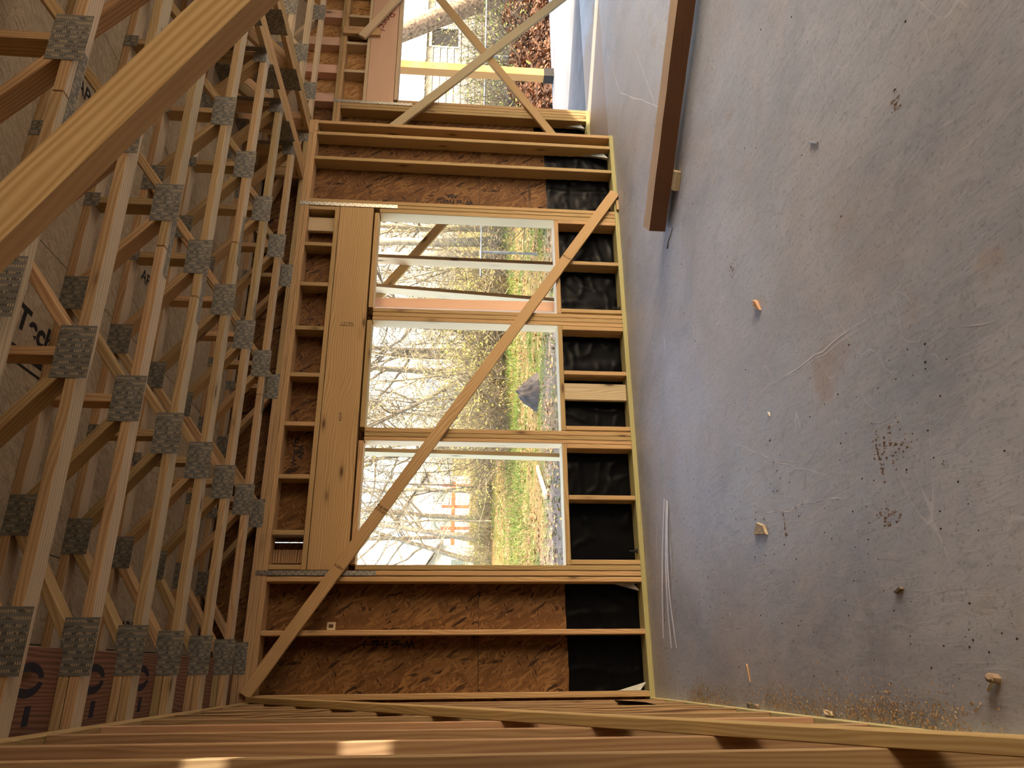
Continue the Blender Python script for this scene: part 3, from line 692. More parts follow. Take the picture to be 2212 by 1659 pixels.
# ================================================================== BRACES AND LUMBER
def lumber(name, p0, p1, wdir, w, t, mat, label, cat):
    return tag(board(name, p0, p1, wdir, w, t, mat), label, cat)
n = V((0, 1, 0))
def flat_brace(name, p0, p1, y, mat, label, w=0.089, t=0.038):
    p0, p1 = V((p0[0], y, p0[1])), V((p1[0], y, p1[1])); d = p1-p0; return lumber(name, p0, p1, d.cross(V((0, 1, 0))), w, t, mat, label, 'brace')
flat_brace('diagonal_brace', (4.275, 0.030), (0.045, 2.83), -0.0195, PINE, 'long diagonal brace nailed across the window wall, corner to corner')
for fr, s_ in ((0.17, 'KD-HT'), (0.70, 'PLIB SPF\n2 STUD'), (0.80, 'S-DRY')):
    br = bpy.data.objects['diagonal_brace']; a_, b_ = V((4.275, -0.0392, 0.030)), V((0.045, -0.0392, 2.83)); dr = (b_-a_).normalized(); c_ = a_.lerp(b_, fr)
    lettering('printed_lettering', s_, 0.026, c_, dr.cross(V((0, 1, 0))), -dr, INK_FAINT, br, 0.0008)
# along the left wall
d = V((0, -3.06, -2.02)).normalized(); p0 = V((0.0195, -0.04, 2.775)); p1 = p0 + d*5.3
lumber('diagonal_brace', p0 + d.cross(V((1, 0, 0)))*0.0, p0+d*4.9, d.cross(V((1, 0, 0))), 0.089, 0.038, PINE, 'long diagonal brace sloping down across the studs of the left wall', 'brace')
flat_brace('diagonal_brace', (5.56, 2.285), (8.05, 0.0), B0-0.0595, PINE_PALE, 'pale brace falling to the right across the wide opening, in front of its crossing brace', 0.10)
flat_brace('diagonal_brace', (5.60, 0.36), (8.6, 2.36), B0-0.0205, PINE, 'yellowish brace rising to the right across the wide opening, behind its crossing brace')
flat_brace('diagonal_brace', (6.935, 2.60), (8.3, 1.80), B0-0.0615, PINE_PALE, 'short pale brace nailed to a block above the wide opening')
# the close brace overhead
a0, a1 = V((0.7991, -4.485, 2.1743)), V((1.2244, -4.5428, 1.8682))
dd = (a1-a0).normalized(); vd = ((a0+a1)/2 - V((0.17548, -5.46498, 1.499))).normalized(); vd = (vd - dd*vd.dot(dd)).normalized()
aw = dd.cross(vd)
if aw.dot(V((0, 0, 1))) < 0: aw = -aw
th = math.radians(50); wv = math.cos(th)*aw + math.sin(th)*vd
lumber('diagonal_brace', a0 - dd*0.95, a0 + dd*3.6, wv, 0.089, 0.038, (BRIGHT, BEAM), 'thick brace crossing close overhead, nearest to the camera', 'brace')  # edges take the light-painted tone, brightening its shaded underside
# dark timber on the floor
ta, tb = V((3.066, -1.243, 0.038+0.057)), V((4.871, -2.968, 0.038+0.057))
def timber():
    d = (tb-ta).normalized(); s = d.cross(V((0, 0, 1))).normalized(); l = (tb-ta).length
    r = tag(empty('timber', (ta.x, ta.y, 0.038)), 'long dark brown timber propped on a block on the slab', 'timber')
    vs, fs, idx = [], [], []
    m = 14; sec = [(-0.086, -0.057), (0.086, -0.057), (0.086, 0.057), (-0.086, 0.057)]
    rr = random.Random(3)
    for i in range(m+1):
        c = ta + d*(l*i/m)
        for (u, z) in sec: vs.append(c + s*(u+(rr.uniform(-0.003, 0.003) if i else 0)) + V((0, 0, z+rr.uniform(-0.0015, 0.0015))))
    for i in range(m):
        for k in range(4):
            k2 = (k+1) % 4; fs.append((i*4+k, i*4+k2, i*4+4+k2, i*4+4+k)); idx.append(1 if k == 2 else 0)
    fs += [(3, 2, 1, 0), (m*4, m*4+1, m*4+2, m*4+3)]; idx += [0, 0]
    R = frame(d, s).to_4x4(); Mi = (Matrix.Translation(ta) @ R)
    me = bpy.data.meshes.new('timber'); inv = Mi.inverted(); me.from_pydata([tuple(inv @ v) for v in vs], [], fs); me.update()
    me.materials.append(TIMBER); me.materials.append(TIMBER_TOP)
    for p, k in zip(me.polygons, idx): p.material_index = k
    link('body', me, None, Mi, r)
timber()
d = (tb-ta).normalized(); s = V((-d.y, d.x, 0))
bc = V((3.30, -1.50, 0.019))
lumber('wood_block', bc - s*0.13, bc + s*0.12, d, 0.125, 0.0378, PINE_PALE, 'pale offcut block lying under the end of the dark timber', 'block')

# ================================================================== THINGS ON THE FLOOR
def prism(name, pts, h, mat, label, cat, z=0.0006, slope=0.0):
    nn = len(pts); c = V((sum(p[0] for p in pts)/nn, sum(p[1] for p in pts)/nn, z))
    vs = [(p[0], p[1], z) for p in pts] + [(p[0]+(c.x-p[0])*0.12, p[1]+(c.y-p[1])*0.12, z+h*(1+slope*math.sin(i*2.1))) for i, p in enumerate(pts)]
    fs = [tuple(range(nn))[::-1], tuple(range(nn, 2*nn))] + [(i, (i+1) % nn, nn+(i+1) % nn, nn+i) for i in range(nn)]
    return tag(mesh_obj(name, vs, fs, mat, None, c), label, cat)
prism('strand_board_chip', [(0.838, -2.089), (0.787, -2.036), (0.762, -2.181), (0.81, -2.160)], 0.012, OSB_FLOOR, 'triangular scrap of strand board lying on the slab', 'scrap', slope=0.2)
prism('bark_chip', [(1.885, -2.398), (1.862, -2.432), (1.80, -2.451), (1.815, -2.425), (1.85, -2.40)], 0.014, PINE_RED, 'reddish pointed wood chip on the slab right of the strand board scrap', 'chip', slope=0.3)
prism('paint_chip', [(1.306, -2.362), (1.285, -2.366), (1.280, -2.380), (1.298, -2.378)], 0.006, WHITE, 'small whitish flake on the slab', 'flake')
prism('wood_wedge', [(4.21, -0.012), (4.09, -0.012), (4.092, -0.026), (4.205, -0.020)], 0.022, PINE, 'thin wedge lying against the wall foot by the long brace', 'wedge')
prism('wood_splinter', [(0.205, -1.735), (0.196, -1.747), (0.118, -1.757), (0.125, -1.749)], 0.006, PINE, 'thin tan splinter lying near the left wall', 'splinter')
prism('wood_splinter', [(0.413, -3.085), (0.405, -3.096), (0.418, -3.136), (0.426, -3.128)], 0.010, TWIG_DARK, 'short dark splinter lying alone on the slab', 'splinter')
prism('bark_chip', [(0.03, -1.72), (0.022, -1.755), (0.002, -1.752), (0.005, -1.722)], 0.02, TWIG_DARK, 'dark round bark chip against the left wall plate', 'chip', slope=0.2)
prism('bark_chip', [(0.024, -1.80), (0.018, -1.83), (0.003, -1.825), (0.006, -1.795)], 0.015, BARK_BROWN, 'small orange bark chip beside the dark one at the left wall', 'chip', slope=0.2)
prism('wood_splinter', [(0.028, -2.475), (0.012, -2.49), (0.008, -2.535), (0.024, -2.525)], 0.012, PINE_PALE, 'pale torn splinter in the sawdust by the left wall', 'splinter', slope=0.4)
def rod(name, pts, rad, mat, label, cat, n=6):
    vs, fs = [], []; tube(vs, fs, pts, rad, n); return tag(mesh_obj(name, vs, fs, mat, None, pts[0], smooth=False), label, cat)
rod('twig', [(2.925, -1.222, 0.006), (2.948, -1.265, 0.012), (2.962, -1.31, 0.010), (2.998, -1.372, 0.006)], [0.006, 0.004, 0.004, 0.0025], TWIG_DARK, 'short dark twig on the slab past the end of the timber', 'twig')
rod('nail', [(2.255, -3.116, 0.005), (2.205, -3.170, 0.005)], 0.004, GALV, 'single nail lying on the slab', 'nail')
def bolt():
    r = tag(empty('anchor_bolt', (0.13, -3.45, 0)), 'bent steel anchor bolt standing out of the slab', 'bolt')
    vs, fs = [], []; tube(vs, fs, [(0.118, -3.43, 0.006), (0.135, -3.455, 0.010), (0.150, -3.478, 0.014)], 0.0055, 8); mesh_obj('shank', vs, fs, GALV_DULL, r, (0.13, -3.45, 0.01))
    vs, fs = [], []; tube(vs, fs, [(0.146, -3.470, 0.0), (0.150, -3.478, 0.030), (0.152, -3.481, 0.034)], [0.013, 0.013, 0.007], 8); mesh_obj('cap', vs, fs, BARK_BROWN, r, (0.15, -3.478, 0.015))
bolt()
for i, (a, b_, lb) in enumerate((((1.282, -0.635), (0.384, -0.330), 'thin steel strip on the slab, the one closest to the window wall'), ((1.262, -0.672), (0.314, -0.493), 'thin steel strip on the slab, middle of the three'), ((1.248, -0.700), (0.310, -0.604), 'thin steel strip on the slab, the one farthest from the window wall'))):
    A, Bv = V((a[0], a[1], 0)), V((b_[0], b_[1], 0)); d = (Bv-A).normalized(); s = V((-d.y, d.x, 0)); vs, fs = [], []
    for k in range(13):
        f = k/12; p = A+(Bv-A)*f + V((0, 0, 0.003+0.028*math.sin(f*math.pi)*(0.4+0.3*i))); w = 0.011
        vs += [p-s*w, p+s*w, p+s*w+V((0, 0, 0.0022)), p-s*w+V((0, 0, 0.0022))]
        if k: b0 = (k-1)*4; fs += [(b0+q, b0+(q+1) % 4, b0+4+(q+1) % 4, b0+4+q) for q in range(4)]
    fs += [(3, 2, 1, 0), (48, 49, 50, 51)]
    tag(mesh_obj('steel_strip', vs, fs, STRIP_METAL, None, A), lb, 'metal strip')
# scrap of the black sheet caught between the studs of the left wall
vs = [(-0.05, -0.55, 0.17), (-0.03, -1.25, 0.20), (0.012, -1.10, 0.36), (0.020, -0.92, 0.50), (-0.01, -0.70, 0.42), (-0.03, -0.90, 0.28)]
vs2 = [(x-0.004, y, z) for x, y, z in vs]
tag(mesh_obj('plastic_scrap', vs+vs2, [(0, 1, 5), (1, 2, 5), (2, 3, 5), (3, 4, 5), (4, 0, 5), (7, 6, 11), (8, 7, 11), (9, 8, 11), (10, 9, 11), (6, 10, 11)], PLASTIC, None, (-0.02, -0.9, 0.3)), 'folded black plastic scrap poking out between the left wall studs', 'plastic scrap')
# sawdust swept against the left wall
def sawdust():
    rr = random.Random(5); vs, fs = [], []
    for i in range(2600):
        y = rr.choice((-1.0, -1.05, -1.4, -2.0, -2.3, -2.7, -2.9, -3.1)) + rr.gauss(0, 0.16); x = abs(rr.gauss(0, 0.055)) + 0.003
        a = rr.uniform(0, 6.28); l = rr.uniform(0.002, 0.007); w = l*rr.uniform(0.25, 0.7); z = 0.001 + max(0, 0.010-0.12*x)*rr.random()
        if y > -0.03: continue
        c, s = math.cos(a), math.sin(a); b0 = len(vs)
        for (u, v_) in ((-l, -w), (l, -w), (l*.8, w), (-l, w)): vs.append((x+u*c-v_*s, y+u*s+v_*c, z+rr.uniform(0, 0.003)))
        fs.append((b0, b0+1, b0+2, b0+3))
    o = mesh_obj('sawdust', vs, fs, SAW, None, (0.05, -2, 0)); tag(o, 'tan sawdust swept along the foot of the left wall', 'sawdust', kind='stuff')
sawdust()
def grit():
    rr = random.Random(9); vs, fs = [], []
    for i in range(420):
        x, y = (rr.uniform(0.05, 1.2), rr.uniform(-3.6, -0.2)) if i < 260 else (rr.uniform(0.3, 4.5), rr.uniform(-3.9, -0.2))
        r = rr.uniform(0.0015, 0.005); b0 = len(vs)
        vs += [(x-r, y, 0.0005), (x, y-r*1.3, 0.0005), (x+r, y, 0.0005), (x, y+r*1.3, 0.0005), (x, y, r*0.8)]
        fs += [(b0, b0+1, b0+4), (b0+1, b0+2, b0+4), (b0+2, b0+3, b0+4), (b0+3, b0, b0+4)]
    o = mesh_obj('grit', vs, fs, SOIL, None, (1, -2, 0)); tag(o, 'dark crumbs of dirt scattered over the slab', 'grit', kind='stuff')
grit()
# long drag marks on the slab
def mark(pts, w, mat=CHALK, k=1.0):
    vs, fs = [], []; P = [V((p[0], p[1], 0.0007)) for p in pts]; out = []
    for i in range(len(P)-1):
        for j in range(8): out.append(P[i].lerp(P[i+1], j/8) + V((noise.noise(V((i*1.7, j*.8, k)))*0.010, noise.noise(V((j*.7, i*2.1, k+5)))*0.010, 0)))
    out.append(P[-1])
    for i, p in enumerate(out):
        d = (out[min(i+1, len(out)-1)] - out[max(0, i-1)]).normalized(); s = V((-d.y, d.x, 0)); ww = w*(0.35+0.65*abs(noise.noise(V((i*0.6, k, 2))))*2)*math.sin(math.pi*(i+0.6)/(len(out)+0.2))**0.5
        vs += [p-s*ww, p+s*ww]
        if i: b0 = 2*i-2; fs.append((b0, b0+1, b0+3, b0+2))
    mesh_obj('drag_mark', vs, fs, mat, fl, P[0])
mark([(1.425, -2.297), (1.388, -2.728), (1.355, -3.232)], 0.004); mark([(1.418, -2.31), (1.375, -2.73), (1.33, -3.25)], 0.002)
mark([(0.897, -1.884), (0.844, -2.359), (0.811, -2.654), (0.779, -2.90)], 0.003); mark([(0.86, -2.20), (0.82, -2.45), (0.83, -2.62)], 0.003)
mark([(6.029, -0.003), (5.136, -0.371), (4.112, -1.307), (3.823, -1.461)], 0.006); mark([(5.143, -0.898), (4.575, -1.11), (4.077, -1.296)], 0.005)
mark([(1.10, -2.25), (1.0, -2.6), (0.93, -2.55)], 0.002); mark([(1.30, -1.9), (1.05, -2.4), (0.88, -2.8)], 0.0022)
SCUFF = plain('light_scuff', (0.47, 0.48, 0.50), 0.9, var=0.1)
def scuffs():
    rr = random.Random(21); vs, fs = [], []
    for i in range(150):
        x, y = rr.gauss(1.0, 0.28), rr.gauss(-2.55, 0.40)
        if i > 110: x, y = rr.uniform(0.4, 3.5), rr.uniform(-3.6, -0.5)
        a = rr.choice((0.5, 1.2, 2.2, 2.8))+rr.gauss(0, .3); l = rr.uniform(0.02, 0.16); w = rr.uniform(0.0008, 0.0026); c = rr.gauss(0, 1.2); b0 = len(vs)
        for k in range(7):
            f = k/6-0.5; aa = a+c*f; px, py = x+math.cos(aa)*l*f, y+math.sin(aa)*l*f; ww = w*(1-abs(2*f)**2)+0.0002
            vs += [(px-math.sin(aa)*ww, py+math.cos(aa)*ww, 0.0006), (px+math.sin(aa)*ww, py-math.cos(aa)*ww, 0.0006)]
            if k: q = b0+2*k-2; fs.append((q, q+1, q+3, q+2))
    o = mesh_obj('scuff_marks', vs, fs, SCUFF, fl, (1, -2.5, 0)); o['kind'] = 'stuff'
scuffs()
SMUDGE = plain('dry_mud', (0.20, 0.125, 0.07), 0.95, var=0.5, scale=40)
def smudge(cx_, cy_, rx, ry, n_, seed):
    rr = random.Random(seed); vs, fs = [], []
    for i in range(n_):
        x, y = cx_+rr.gauss(0, rx), cy_+rr.gauss(0, ry); r = rr.uniform(0.0012, 0.0055); b0 = len(vs)
        vs.append((x, y, 0.0012))
        for k in range(6): a = k*1.047+rr.random(); q = r*rr.uniform(0.5, 1.3); vs.append((x+q*math.cos(a), y+q*math.sin(a)*1.6, 0.0006))
        fs += [(b0, b0+1+k, b0+1+(k+1) % 6) for k in range(6)]
    o = mesh_obj('mud_mark', vs, fs, SMUDGE, fl, (cx_, cy_, 0)); o['kind'] = 'stuff'
smudge(0.88, -3.22, 0.035, 0.05, 70, 1); smudge(0.66, -3.13, 0.02, 0.03, 45, 2); smudge(0.86, -3.15, 0.055, 0.006, 34, 3); smudge(0.75, -2.36, 0.03, 0.004, 26, 4); smudge(1.975, -3.645, 0.02, 0.012, 30, 5); smudge(2.19, -2.18, 0.03, 0.02, 30, 6)

# ================================================================== OUTSIDE
# boards standing just outside the windows
def post(p0, p1, w, t, mat, label, wdir=(0, 1, 0), name='post'):
    return lumber(name, p0, p1, wdir, w, t, mat, label, 'post')
post((4.122, 1.07, G), (4.145, 1.07, 3.0), 0.14, 0.038, JAMB, 'upright post outside the first window, nearer the wide opening')
post((3.655, 1.07, G), (3.84, 1.07, 3.0), 0.14, 0.038, JAMB, 'leaning post outside the first window, between two upright ones')
post((3.34, 0.48, G), (3.31, 0.48, 3.0), 0.10, 0.038, wood('fir_salmon', (0.78, 0.52, 0.34), (0.55, 0.30, 0.18), grain=0.3), 'reddish post outside the first window, beside the mullion', (1, 0, 0))
post((2.046, 1.07, G), (2.092, 1.07, 3.0), 0.14, 0.038, JAMB, 'pale post outside the farthest window, beside its right jamb')
post((4.95, 1.161, 1.42), (3.60, 1.161, 2.37), 0.089, 0.038, BEAM, 'slanting board outside the first window', (0.56, 0, 0.83), 'slanting_board')
pp = tag(empty('porch_post', (9.13, 3.46, -0.04)), 'thick square timber post standing on the porch slab in a black base', 'post')
box('shaft', (9.055, 3.39, -0.02), (9.205, 3.54, 3.1), wood('cedar_post', (0.50, 0.29, 0.095), (0.33, 0.15, 0.04), grain=0.5), pp, axis=2, bev=0.006)
for lo, hi in (((9.045, 3.38, -0.039), (9.215, 3.55, -0.02)), ((9.050, 3.382, -0.02), (9.21, 3.388, 0.12)), ((9.047, 3.39, -0.02), (9.053, 3.54, 0.12))):
    box('post_base', lo, hi, DARK_METAL, pp, bev=0.001)
ob = tag(empty('stake_brace', (8.1, 3.9, G)), 'low wooden stake and kicker beyond the porch slab edge', 'stake')
board('stake', (8.28, 3.9, G), (8.28, 3.9, 0.35), (1, 0, 0), 0.089, 0.038, PINE_PALE, ob); board('kicker', (8.55, 3.95, G), (8.05, 3.95, 0.10), (0, 0, 1), 0.089, 0.038, PINE, ob)
post((4.05, 8.76, gz(4, 8.7)+0.05), (3.13, 7.36, gz(3.1, 7.4)+0.06), 0.10, 0.05, PINE_PALE, 'pale offcut of lumber lying on the bare earth outside', (0.8, -0.55, 0), 'lumber_offcut')
# dirt pile
def mound(name, cx_, cy_, rx, ry, h, mat, label, cat, seed):
    vs, fs = [], []; na, nr = 56, 22
    z0 = gz(cx_, cy_)-0.05
    for j in range(nr+1):
        f = j/nr
        for i in range(na):
            a = 2*math.pi*i/na; r = f*(1+0.25*noise.noise(V((math.cos(a)*1.5, math.sin(a)*1.5, seed))))
            x, y = cx_+rx*r*math.cos(a), cy_+ry*r*math.sin(a)
            vs.append((x, y, z0 + h*(1-f**1.6)*(1+0.35*noise.noise(V((x*2, y*2, seed)))) + 0.45*h*noise.noise(V((x*5, y*5, seed)))*(1-f*f)+0.22*h*noise.noise(V((x*14, y*14, seed)))*(1-f*f)))
    for j in range(nr):
        for i in range(na): a, b_ = j*na+i, j*na+(i+1) % na; fs.append((a, b_, b_+na, a+na))
    return tag(mesh_obj(name, vs, fs, mat, None, (cx_, cy_, z0), smooth=False), label, cat)
mound('dirt_pile', 5.75, 8.9, 0.45, 0.60, 0.40, SOIL, 'dark heap of earth and clods in the yard outside the middle window', 'dirt pile', 2.2)
# litter: leaves and tufts
def leaves(name, n_, fn, mat, label, cat, size, seed, flat=0.5, zoff=0.02):
    rr = random.Random(seed); vs, fs = [], []
    for i in range(n_):
        x, y, z = fn(rr); a = rr.uniform(0, 6.28); l = size*rr.uniform(0.5, 1.3); w = l*rr.uniform(0.35, 0.6)
        u = V((math.cos(a), math.sin(a), rr.uniform(-flat, flat))).normalized(); v_ = u.cross(V((rr.uniform(-flat, flat), rr.uniform(-flat, flat), 1))).normalized()
        p = V((x, y, z+zoff*rr.random())); b0 = len(vs)
        vs += [p-u*l, p-u*l*.2+v_*w+V((0, 0, w*.3)), p+u*l, p-u*l*.2-v_*w+V((0, 0, w*.3))]; fs += [(b0, b0+1, b0+2), (b0, b0+2, b0+3)]
    return tag(mesh_obj(name, vs, fs, mat, None, (0, 0, 0)), label, cat, kind='stuff')
def yardspot(x0, x1, y0, y1):
    def f(rr):
        x, y = rr.uniform(x0, x1), y0+(y1-y0)*rr.random()**1.4; return x, y, gz(x, y)
    return f
leaves('leaf_litter', 14000, yardspot(-2, 20, 4.5, 30), LEAF_T, 'dry tan leaves strewn over the yard', 'leaves', 0.06, 1)
leaves('leaf_litter', 5000, yardspot(-2, 20, 6.5, 30), LEAF_B, 'brown leaves strewn among the tan ones in the yard', 'leaves', 0.055, 2)
def bank(rr):
    x = rr.uniform(9.2, 15.5); t_ = rr.random(); y = 4.0+2.6*t_+(x-9)*0.12; return x, y, G-0.05+0.95*t_**1.1*(0.75+0.4*noise.noise(V((x, y, 3))))
leaves('leaf_bank', 9000, bank, LEAF_B, 'deep bank of red-brown leaves beyond the porch slab', 'leaves', 0.075, 3, 0.9, 0.06)
mvs = []; mfs = []
for i in range(25):
    for j in range(9):
        x = 9.0+6.8*i/24; t_ = j/8; y = 4.0+2.9*t_+(x-9)*0.12; mvs.append((x, y, G-0.12+0.95*t_**1.1*(0.75+0.4*noise.noise(V((x, y, 3))))))
for i in range(24):
    for j in range(8): k = i*9+j; mfs.append((k, k+9, k+10, k+1))
mesh_obj('earth_bank', mvs, mfs, SOIL, gr, (12, 5, 0))
def blades(n_, fn, mat, label, seed, h=0.09):
    rr = random.Random(seed); vs, fs = [], []
    for i in range(n_):
        x, y, z = fn(rr); a = rr.uniform(0, 6.28); hh = h*rr.uniform(0.5, 1.4); b0 = len(vs); c, s = math.cos(a)*0.008, math.sin(a)*0.008; lx, ly = rr.gauss(0, hh*.4), rr.gauss(0, hh*.4)
        vs += [(x-c, y-s, z-0.01), (x+c, y+s, z-0.01), (x+lx, y+ly, z+hh)]; fs.append((b0, b0+1, b0+2))
    return tag(mesh_obj('grass', vs, fs, mat, None, (0, 0, 0)), label, 'grass', kind='stuff')
def strip(rr):
    x = rr.uniform(-3, 19); y = 12.5+x*0.28+rr.gauss(0, 1.6); return x, y, gz(x, y)
blades(13000, strip, GRASS, 'green strip of grass across the leafy yard', 4, 0.12)
blades(9000, yardspot(-3, 10, 5, 26), GRASS, 'sparse green tufts between the fallen leaves', 5, 0.08)

# ---- trees
def grow(vs, fs, p, d, l, r, depth, rr, leaf=None, spread=0.7, n=5, gnarl=0.18, lift=0.12):
    seg = 5 if depth > 1 else 3; pts, rad, P, dv = [V(p)], [r], V(p), V(d).normalized(); tips = []
    for i in range(seg):
        dv = (dv + V((rr.gauss(0, gnarl), rr.gauss(0, gnarl), rr.gauss(0, gnarl)+lift*0.3))).normalized()
        P = P + dv*(l/seg); pts.append(P.copy()); rad.append(r*(1-0.55*(i+1)/seg)); tips.append((P.copy(), dv.copy()))
    tube(vs, fs, pts, rad, max(3, n), cap=False)
    if leaf is not None and depth <= 1 and rr.random() < leaf[1]: leaf[0].append(P.copy())
    if depth <= 0: return
    k = rr.choice((3, 4, 4, 5)) if depth > 1 else rr.choice((3, 4))
    for j in range(k):
        t_ = rr.choice(range(1 if depth > 2 else 0, seg)); q, qd = tips[t_]
        o = qd.orthogonal().normalized(); o = Matrix.Rotation(rr.uniform(0, 6.28), 3, qd) @ o
        nd = (qd*rr.uniform(0.55, 1.0) + o*rr.uniform(0.4, 1.0)*spread + V((0, 0, lift))).normalized()
        grow(vs, fs, q, nd, l*rr.uniform(0.5, 0.78), rad[t_+1]*rr.uniform(0.45, 0.72), depth-1, rr, leaf, spread, n-1, gnarl*1.15, lift)
def tree(x, y, h, r, label, seed, mat=BARK, lean=(0, 0), depth=4, leafy=0.0, group=None, split=0.35, leafmat=LEAF_Y, lift=0.12):
    rr = random.Random(seed); z = gz(x, y)-0.1
    root = tag(empty('tree', (x, y, z)), label, 'tree', group)
    vs, fs, tips = [], [], []; lv = ([], leafy)
    P = V((x, y, z)); d = V((lean[0], lean[1], 1)).normalized(); pts, rad = [P.copy()], [r*1.35]
    segs = 9
    for i in range(segs):
        d = (d + V((rr.gauss(0, 0.05), rr.gauss(0, 0.05), 0.02))).normalized(); P = P+d*(h/segs); pts.append(P.copy()); rad.append(r*(1-0.75*(i+1)/segs)); tips.append((P.copy(), d.copy(), rad[-1]))
    tube(vs, fs, pts, rad, 9); mesh_obj('trunk', vs, fs, mat, root, (x, y, z), smooth=True)
    vs, fs = [], []
    for i, (q, qd, qr) in enumerate(tips):
        if i/segs < split: continue
        for j in range(2 if i < segs-1 else 3):
            o = Matrix.Rotation(rr.uniform(0, 6.28), 3, qd) @ qd.orthogonal().normalized()
            grow(vs, fs, q, (qd*0.5 + o*rr.uniform(0.6, 1.1) + V((0, 0, lift))).normalized(), h*rr.uniform(0.20, 0.36), qr*rr.uniform(0.4, 0.65), depth-1, rr, lv, n=5, lift=lift)
    mesh_obj('branches', vs, fs, mat if mat is not BARK_BROWN else TWIG, root, (x, y, z), smooth=False)
    if lv[0]: leafset('leaves', lv[0], leafmat, root, rr, 0.07, 3)
    return root
def leafset(name, pts, mat, parent, rr, size, k):
    vs, fs = [], []
    for p in pts:
        for j in range(k):
            q = p + V((rr.gauss(0, 0.12), rr.gauss(0, 0.12), rr.gauss(0, 0.12))); u = V((rr.gauss(0, 1), rr.gauss(0, 1), rr.gauss(0, 1))).normalized(); v_ = u.orthogonal().normalized(); l = size*rr.uniform(0.5, 1.2); b0 = len(vs)
            vs += [q-u*l, q+v_*l*.45, q+u*l, q-v_*l*.45]; fs.append((b0, b0+1, b0+2, b0+3))
    o = mesh_obj(name, vs, fs, mat, parent, pts[0]); o['kind'] = 'stuff'; return o
def shrub(x, y, h, n_, seed, key, leafkey=None, w=1.0):
    rr = random.Random(seed); z = gz(x, y)-0.05; vs, fs = mass(key); tips = []
    for i in range(n_):
        a = rr.uniform(0, 6.28); b_ = V((x+rr.gauss(0, w*.45), y+rr.gauss(0, w*.3), z)); d = V((math.cos(a)*0.7, math.sin(a)*0.7, rr.uniform(0.5, 1.3))).normalized(); P = b_; pts = [P.copy()]; l = h*rr.uniform(0.6, 1.35); r = rr.uniform(0.006, 0.014)
        for k in range(5):
            d = (d + V((rr.gauss(0, .22), rr.gauss(0, .22), rr.gauss(-0.06, .15)))).normalized(); P = P+d*l/5; pts.append(P.copy())
            if rr.random() < 0.75:
                e = (d+V((rr.gauss(0, .7), rr.gauss(0, .7), rr.gauss(0.1, .5)))).normalized(); q = P+e*l*0.28
                tube(vs, fs, [P, P.lerp(q, .5)+V((rr.gauss(0, .02), rr.gauss(0, .02), rr.gauss(0, .02))), q], [r*.6, r*.45, r*.2], 3, cap=False); tips.append(q)
        tube(vs, fs, pts, [r*(1-.14*k) for k in range(6)], 3, cap=False); tips.append(P.copy())
    if leafkey: leafadd(mass(leafkey), [t_ for t_ in tips if rr.random() < 0.6], rr, 0.05, 3)
MASS = {}
def mass(key): return MASS.setdefault(key, ([], []))
def sapling(x, y, h, seed):
    rr = random.Random(seed); z = gz(x, y)-0.1
    vs, fs = mass(('thicket', seed % 3))
    P = V((x, y, z)); d = V((rr.gauss(0, .12), rr.gauss(0, .1), 1)).normalized(); pts, rad = [P.copy()], [0.045]; r0 = 0.045
    for i in range(10):
        d = (d+V((rr.gauss(0, .07), rr.gauss(0, .07), 0.03))).normalized(); P = P+d*h/10; pts.append(P.copy()); rad.append(r0*(1-.07*(i+1)))
    tube(vs, fs, pts, rad, 5)
    for i in range(2, 11):
        for j in range(4):
            a = rr.uniform(0, 6.28); e = V((math.cos(a), math.sin(a), rr.uniform(0.15, 0.9))).normalized(); l = h*rr.uniform(0.12, 0.30)*(1.1-i*0.05); q = pts[i]; bp = [q.copy()]
            for k in range(4):
                e = (e+V((rr.gauss(0, .2), rr.gauss(0, .2), rr.gauss(0.04, .15)))).normalized(); q = q+e*l/4; bp.append(q.copy())
                for m in range(2):
                    t1 = (e*0.6+V((rr.gauss(0, .7), rr.gauss(0, .7), rr.gauss(0.1, .6)))).normalized(); w = q+t1*l*rr.uniform(.2, .5); mid = q.lerp(w, .5)+V((rr.gauss(0, .03), rr.gauss(0, .03), rr.gauss(0, .03)))
                    tube(vs, fs, [q, mid, w], [.0085, .007, .005], 3, cap=False)
                    if rr.random() < (0.10 if seed % 3 else 0.0): leafadd(mass(('thicket_leaves', seed % 2)), [w], rr, 0.06, 2)
            tube(vs, fs, bp, [.018, .015, .012, .010, .008], 3, cap=False)
def leafadd(vf, pts, rr, size, k):
    vs, fs = vf
    for p in pts:
        for j in range(k):
            q = p + V((rr.gauss(0, 0.12), rr.gauss(0, 0.12), rr.gauss(0, 0.12))); u = V((rr.gauss(0, 1), rr.gauss(0, 1), rr.gauss(0, 1))).normalized(); v_ = u.orthogonal().normalized(); l = size*rr.uniform(0.5, 1.2); b0 = len(vs)
            vs += [q-u*l, q+v_*l*.45, q+u*l, q-v_*l*.45]; fs.append((b0, b0+1, b0+2, b0+3))
